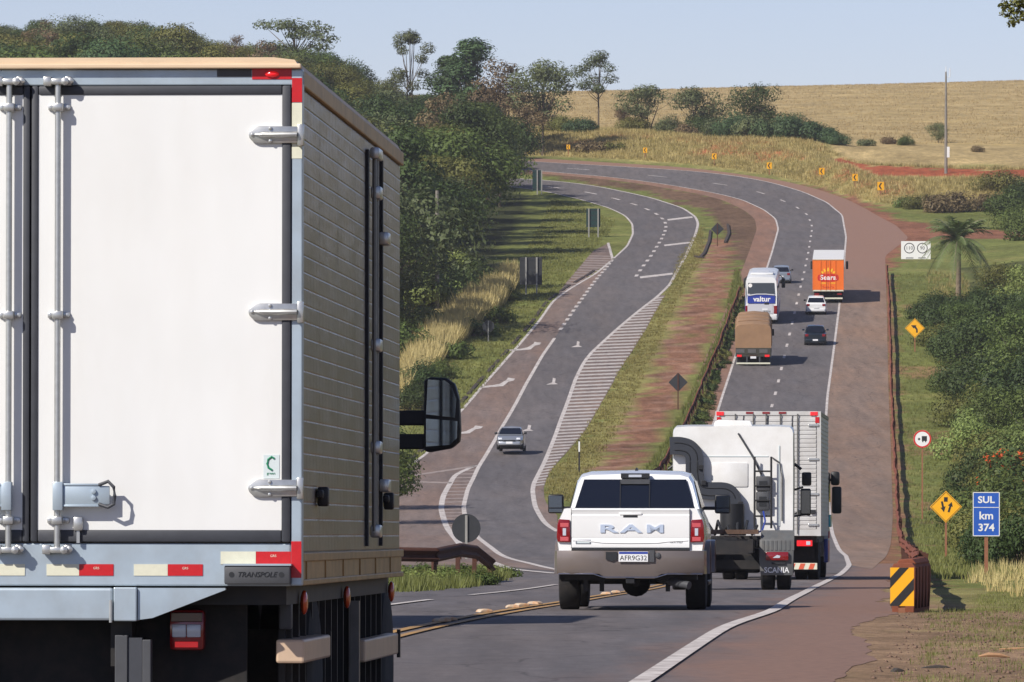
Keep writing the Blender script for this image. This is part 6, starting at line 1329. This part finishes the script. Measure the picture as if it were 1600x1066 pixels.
# shrubs on the left verge, in the median and behind the signs
for px, py, k, s in ((655, 610, 'bush1', .75), (690, 592, 'bush2', .6), (640, 640, 'bush1', .7), (715, 560, 'shrub1', 1.3), (745, 525, 'shrub1', 1.4), (770, 505, 'shrub1', 1.3), (795, 470, 'bush2', .5), (650, 480, 'bush4', 1.3), (690, 470, 'bush4', 1.2), (640, 520, 'bush4', 1.1), (730, 455, 'bush1', 1.1), (700, 430, 'bush4', 1.0), (660, 440, 'bush1', 1.2), (620, 560, 'bush2', 1.2)):
    x, Yp = G(px, py); plant(k, x, Yp, s, {'bush1': 'dark leafy bush', 'bush2': 'mid green bush', 'bush4': 'pale broad-leaved bush', 'shrub1': 'low weedy shrub'}[k] + (' at the foot of the wood above the straw grass' if k == 'bush4' or py < 460 else ' on the verge below the straw grass'), 'shrub', 'bushes on the left verge', 'leaf_bright' if k == 'bush4' else None)
mrl = [Vector(G(*q)) for q in [(1030, 752), (1060, 696), (1085, 646), (1101, 605), (1121, 558), (1141, 503), (1157, 462)]]; T = length(mrl); d_ = 0.
while d_ < T - 1:
    q = along(mrl, d_, d_ + .1)[0]; plant('shrub1' if R.random() < .7 else 'shrub2', q.x + R.uniform(.3, .75), q.y, R.uniform(.3, .55), 'low weed clump behind the median guard rail', 'shrub', 'weed clumps along the median rail', R.choice(['leaf_dark', 'leaf_mid', 'leaf_dark', 'leaf_olive']), sz=R.uniform(.3, .65)); d_ += R.uniform(1.4, 4.6)
for px, Yp, s in ((560, 352, .8), (590, 372, .7)): plant('round1', (px - 800) * Yp / F, Yp, s, 'roadside tree on the far side of the side road', 'tree', 'trees behind the box truck', None)
for px, py, s in ((650, 905, .5), (690, 912, .45), (725, 908, .5), (765, 903, .45), (785, 902, .35), (668, 915, .4), (745, 915, .4), (635, 915, .5)):
    x, Yp = G(px, py); plant('shrub1', x, Yp, s, 'low weed clump on the grass island under the rail', 'shrub', 'weeds on the grass island', R.choice(['leaf_bright', 'leaf_mid']), sz=s * .8)
# palm
Yp = 600; xp = (1497 - 800) * Yp / F; PT = empty('palm_tree', Matrix.Translation((xp, Yp, gz1(xp, Yp))), 'feathery palm tree with drooping fronds beside the white board', 'palm tree'); hp = zoff(1497, 374, Yp)
MB().tube([(0, 0, -.4), (.05, 0, hp * .5), (0, 0, hp)], [.24, .2, .22], 10).build('trunk', 'palm_bark', PT, True)
for k in range(46):
    a = 2 * math.pi * k * .618; up = R.uniform(-.3, 1.35); L_ = R.uniform(3.3, 4.3); V_, F_ = [], []; n_ = 14; pr = None; mbp = MB(); path = []
    for i in range(n_ + 1):
        t_ = i / n_; rr_ = L_ * t_ * (1 - .12 * t_) * math.cos(min(1.2, max(.0, up)) * .75); zz = L_ * (math.sin(up) * t_ - t_ * t_ * (.5 if up > .2 else .75)) ; path.append(Vector((math.cos(a) * rr_, math.sin(a) * rr_, hp + zz)))
    for i in range(1, n_ + 1):
        d = (path[i] - path[i - 1]).normalized(); sd_ = d.cross(Vector((0, 0, 1))).normalized(); l_ = .95 * math.sin(math.pi * (.12 + .8 * i / n_)); 
        for s_ in (-1, 1):
            for h_ in (0, .5):
                b_ = path[i - 1].lerp(path[i], h_); tip = b_ + sd_ * s_ * l_ * .8 + d * l_ * .7 - Vector((0, 0, l_ * R.uniform(.1, .55))); w2 = d * .055
                j = len(V_); V_ += [b_ - w2, b_ + w2, tip]; F_.append((j, j + 1, j + 2))
    me_ = mesh_np('frond', np.array([tuple(v) for v in V_]), np.array(F_), 'palm_leaf'); fo = link('frond', me_, None, PT); MB().tube(path, [.04 * (1 - i / (n_ + 2)) for i in range(n_ + 1)], 5).build('rib', 'bark_pale', fo)
# overhanging branch at the upper right, from a tree standing beside the verge
ov = make_tree(31, 5.6, 4.8, 1.8, 12, 9000, .09, 'leaf_olive', br=.16, tr=.12); Yo = 62.; xo = 7.6
root = empty('roadside_tree', Matrix.Translation((xo, Yo, gz1(xo, Yo))), 'roadside tree whose leafy branch tip overhangs the upper right sky', 'tree')
for n_, me_ in (('trunk', ov[0]), ('crown', ov[1])): o = bpy.data.objects.new(n_, me_); col.objects.link(o); o.parent = root
bx = Vector((1586 - 800, 0, 0)).x * Yo / F - xo; bz = (HY - 12) * Yo / F - gz1(xo, Yo)
MB().tube([(0, 0, 3.0), (bx * .5, -.1, bz - .6), (bx * .8, -.05, bz - .05), (bx - .02, 0, bz + .02)], [.05, .03, .015, .006], 6).build('branch', 'bark', root)
bl = [((bx + dx, dy, bz + dz), (r_, r_, r_ * .9)) for dx, dy, dz, r_ in ((0, 0, .0, .075), (-.07, .05, -.03, .07), (.1, 0, .0, .09), (.04, -.05, .08, .1), (-.1, 0, .03, .05), (.2, 0, .08, .1), (.0, 0, -.1, .06), (-.03, 0, -.14, .04), (.08, 0, -.08, .05))]
P_, O_ = blob_pts(bl, 700, 9); V_, F_ = leaves(P_, .045, seed=9); link('leaf_spray', mesh_np('leaf_spray', V_, F_, 'leaf_olive'), None, root)

# ------------------------------------------------------------------ grasses
def tufts(name, XY, h, spread, blades, m_, label, seed=0, wd=.03, parent=None):
    r = np.random.default_rng(seed); XY = np.asarray(XY); n = len(XY); z = gz(XY[:, 0], XY[:, 1]); B = np.repeat(np.column_stack([XY, z - .03]), blades, 0); N_ = len(B)
    hh = np.repeat(r.uniform(.55, 1.25, n), blades) * h * r.uniform(.6, 1.2, N_); a = r.uniform(0, 2 * np.pi, N_); q = r.uniform(0, spread, N_)
    base = B + np.column_stack([np.cos(a) * q, np.sin(a) * q, np.zeros(N_)]); ln = r.uniform(.1, .55, N_) * hh; tip = base + np.column_stack([np.cos(a) * ln, np.sin(a) * ln, hh])
    pa = a + np.pi / 2 + r.uniform(-.6, .6, N_); w_ = np.column_stack([np.cos(pa), np.sin(pa), np.zeros(N_)]) * (wd * r.uniform(.6, 1.4, N_))[:, None]
    V = np.stack([base - w_, base + w_, tip], 1).reshape(-1, 3); o = link(name, mesh_np(name, V, np.arange(N_ * 3).reshape(N_, 3), m_), None, parent); o['kind'] = 'stuff'; o['label'] = label; return o
def scatter(poly, n, seed, keep=None):
    r = np.random.default_rng(seed); P = np.array(poly); lo, hi = P.min(0), P.max(0); out = []
    while sum(len(q) for q in out) < n:
        q = r.uniform(lo, hi, (n * 2, 2)); m_ = inpoly(q[:, 0], q[:, 1], poly)
        if keep is not None: m_ &= keep(q[:, 0], q[:, 1])
        out.append(q[m_])
        if len(out) > 30: break
    return np.concatenate(out)[:n]
bankp = [(x, np.interp(x, [a for a, b in BK], [b for a, b in BK]) + 1.0) for x in np.arange(-12, 75, 2.)] + [(x, np.interp(x, [a for a, b in BK], [b for a, b in BK]) + 36) for x in np.arange(75, -12, -2.)]
nored = lambda x, y: ~((x > 37) & (x < 69) & ((y - np.interp(x, [a for a, b in BK], [b for a, b in BK])) > 21) & ((y - np.interp(x, [a for a, b in BK], [b for a, b in BK])) < 34))
tufts('dry_bank_grass', scatter(bankp, 12000, 1, nored), .46, .5, 9, 'dry_grass', 'tall dry olive grass on the far bank', 1, .032); tufts('straw_bank_grass', scatter(bankp, 8000, 2, nored), .5, .5, 8, 'straw_grass', 'tall straw-coloured grass on the far bank', 2, .032)
straw = GL([(628, 590), (660, 545), (705, 500), (770, 448), (800, 430), (808, 440), (790, 470), (745, 512), (700, 552), (655, 600), (630, 622)])
tufts('tall_straw_grass', scatter(straw, 4200, 3), 1.45, .3, 11, 'straw_grass', 'tall yellow grass strip in front of the wood', 3, .06)
fld = [(-5, 885), (150, 830), (215, 1500), (-10, 1500)]
tufts('crop_field', scatter(fld, 22000, 4, lambda x, y: (y - np.interp(x, [a for a, b in BK], [b for a, b in BK])) > 38), .27, .8, 7, 'crop', 'ripe tan crop covering the hillside field', 4, .05)
vr = [(RAILR[0][1] + .4, 100)] + [(b + .6, a) for a, b in RAILR[1:]] + [(b + 7, a) for a, b in RAILR[::-1]] + [(14, 100)]
tufts('verge_grass', scatter(vr, 6500, 5, lambda x, y: y > 175), .2, .22, 8, 'green_grass', 'short green grass between guard rail and thicket', 5, .022); tufts('verge_dry_grass', scatter(vr, 1500, 6, lambda x, y: x - np.interp(y, [a for a, b in RAILR], [b for a, b in RAILR]) > 3.6), .5, .3, 9, 'dry_grass', 'dry grass along the foot of the thicket', 6, .03)
lv = [G(*q) for q in [(640, 726), (716, 644), (797, 552), (862, 470), (925, 393), (948, 372), (960, 345), (900, 318), (860, 310), (850, 340), (800, 440), (700, 555), (640, 640)]]
tufts('left_verge_grass', scatter(lv, 5000, 7), .22, .3, 8, 'green_grass', 'short mown grass on the left verge', 7, .035)
mdl = [G(*q) for q in [(1046, 452), (1007, 519), (967, 581), (908, 682), (857, 742), (852, 780), (895, 785), (922, 745), (952, 690), (995, 612), (1030, 540), (1058, 470), (1100, 400), (1098, 350), (1060, 405)]]
tufts('median_grass', scatter(mdl, 3200, 8), .16, .3, 8, 'olive_grass', 'short grass on the median beside the hatching', 8, .035)
mdr = [G(*q) for q in [(1000, 750), (1035, 750), (1062, 700), (1102, 608), (1142, 505), (1160, 455), (1152, 420), (1137, 490), (1110, 552), (1076, 630)]]
tufts('median_weeds', scatter(mdr, 1900, 9), .32, .3, 9, 'weed', 'rough weeds along the median rail', 9, .04)
tufts('island_grass', scatter([G(*q) for q in [(560, 925), (640, 926), (740, 918), (800, 905), (770, 896), (640, 900), (560, 900)]], 1500, 10), .3, .15, 10, 'weed', 'green weeds on the grass island', 10, .014)
kmp = [G(*q) for q in [(1515, 915), (1600, 935), (1640, 900), (1620, 870), (1540, 876)]]
tufts('straw_clumps', scatter(kmp, 130, 11), .38, .18, 16, 'straw_grass', 'clumps of straw grass around the kilometre sign', 11, .012)
nv_ = [(5.2, 78), (16, 78), (20, 150), (10.5, 150), (8.2, 125), (6.3, 97), (5.9, 93)]
tufts('near_verge_grass', scatter(nv_, 8500, 12, lambda x, y: rng.uniform(0, 1, x.shape) > (106 - y) / 26), .07, .14, 9, 'green_grass', 'thin green grass behind the hazard plate', 12, .006)
nd_ = [(2.9, 54), (7, 54), (11, 96), (5.6, 98), (4.5, 76)]
dens = lambda x, y: (hnoise(x * 3, y * .8, .6) + rng.uniform(-.6, .6, x.shape)) > .05
tufts('sparse_green_grass', scatter(nd_, 3200, 13, dens), .075, .12, 10, 'green_grass', 'sparse green grass on the bare near verge', 13, .005); tufts('dead_grass_litter', scatter(nd_, 4200, 14), .035, .15, 8, 'straw_grass', 'dead grass litter on the bare near verge', 14, .005)
# ------------------------------------------------------------------ litter on the near verge
mat('stone', (120, 96, 80), .95, var=.2, scale=9); mat('dark_litter', (62, 56, 52), .9, var=.2, scale=20); mat('dead_wood', (170, 132, 98), .9, var=.2, scale=20)
def put(o, px, py, rz, label, cat, dz=.0):
    x, Y = G(px, py); o.matrix_world = Matrix.Translation((x, Y, gz1(x, Y) + dz)) @ Matrix.Rotation(rz, 4, 'Z'); return tag(o, label, cat)
put(MB().tube([(-.14, 0, .02), (-.05, .01, .035), (.06, 0, .03), (.15, .02, .01)], [.008, .022, .02, .006], 7).build('fallen_branch', 'dead_wood', None, True), 1553, 1029, .1, 'short pale broken branch lying on bare soil', 'branch')
put(MB().prism([(-.13, 0), (.13, 0), (.1, .018), (.02, .026), (-.08, .014)], 'y', -.04, .04, .004).build('bark_strip', 'dark_litter', None, True), 1462, 1044, .05, 'dark flat strip of bark lying on bare soil', 'litter')  # piece of bark on the near verge
put(MB().prism([(-.05, 0), (.06, 0), (.04, .02), (-.01, .035), (-.04, .015)], 'y', -.04, .04, .004).build('loose_stone', 'dark_litter', None, True), 1402, 1050, .4, 'grey angular stone on bare soil near the road edge', 'stone')
put(MB().tube([(-.12, 0, .015), (.0, .01, .02), (.13, 0, .03)], [.005, .012, .004], 6).build('fallen_branch', 'dead_wood', None, True), 1580, 1017, -.3, 'thin pale stick beside the dry grass tuft', 'branch')
r = np.random.default_rng(21); XY = scatter([(2.6, 54), (7, 54), (11, 98), (5.2, 98), (4.2, 76)], 1500, 22); mb = MB(); V_, F_ = [], []
base = np.array([(1, 0, 0), (-1, 0, 0), (0, 1, 0), (0, -1, 0), (0, 0, .8), (0, 0, -.4)]); fc = [(0, 2, 4), (2, 1, 4), (1, 3, 4), (3, 0, 4), (2, 0, 5), (1, 2, 5), (3, 1, 5), (0, 3, 5)]
for (x, y) in XY:
    s = r.uniform(.006, .03) ** 1.0; q = base * s * r.uniform(.6, 1.3, (6, 1)); j = len(V_); z = gz1(x, y) + s * .1; V_ += [(x + a, y + b, z + c) for a, b, c in q]; F_ += [(j + a, j + b, j + c) for a, b, c in fc]
o = link('soil_clods', mesh_np('soil_clods', np.array(V_), np.array(F_), 'stone'), None); o['kind'] = 'stuff'; o['label'] = 'loose soil clods and gravel on the near verge'
# ------------------------------------------------------------------ haze
hz = MB().box(-3100, 3100, -450, 6100, -60, 82).build('haze', None); hz['kind'] = 'stuff'; hz['label'] = 'thin pale daytime haze'
m = bpy.data.materials.new('haze_air'); m.use_nodes = True; t = m.node_tree; t.nodes.remove(t.nodes['Principled BSDF']); pv = t.nodes.new('ShaderNodeVolumePrincipled')
pv.inputs['Density'].default_value = 0.0001; pv.inputs['Color'].default_value = (.97, .95, 1.0, 1); pv.inputs['Anisotropy'].default_value = .2
t.links.new(pv.outputs[0], t.nodes['Material Output'].inputs['Volume']); hz.data.materials.append(m)
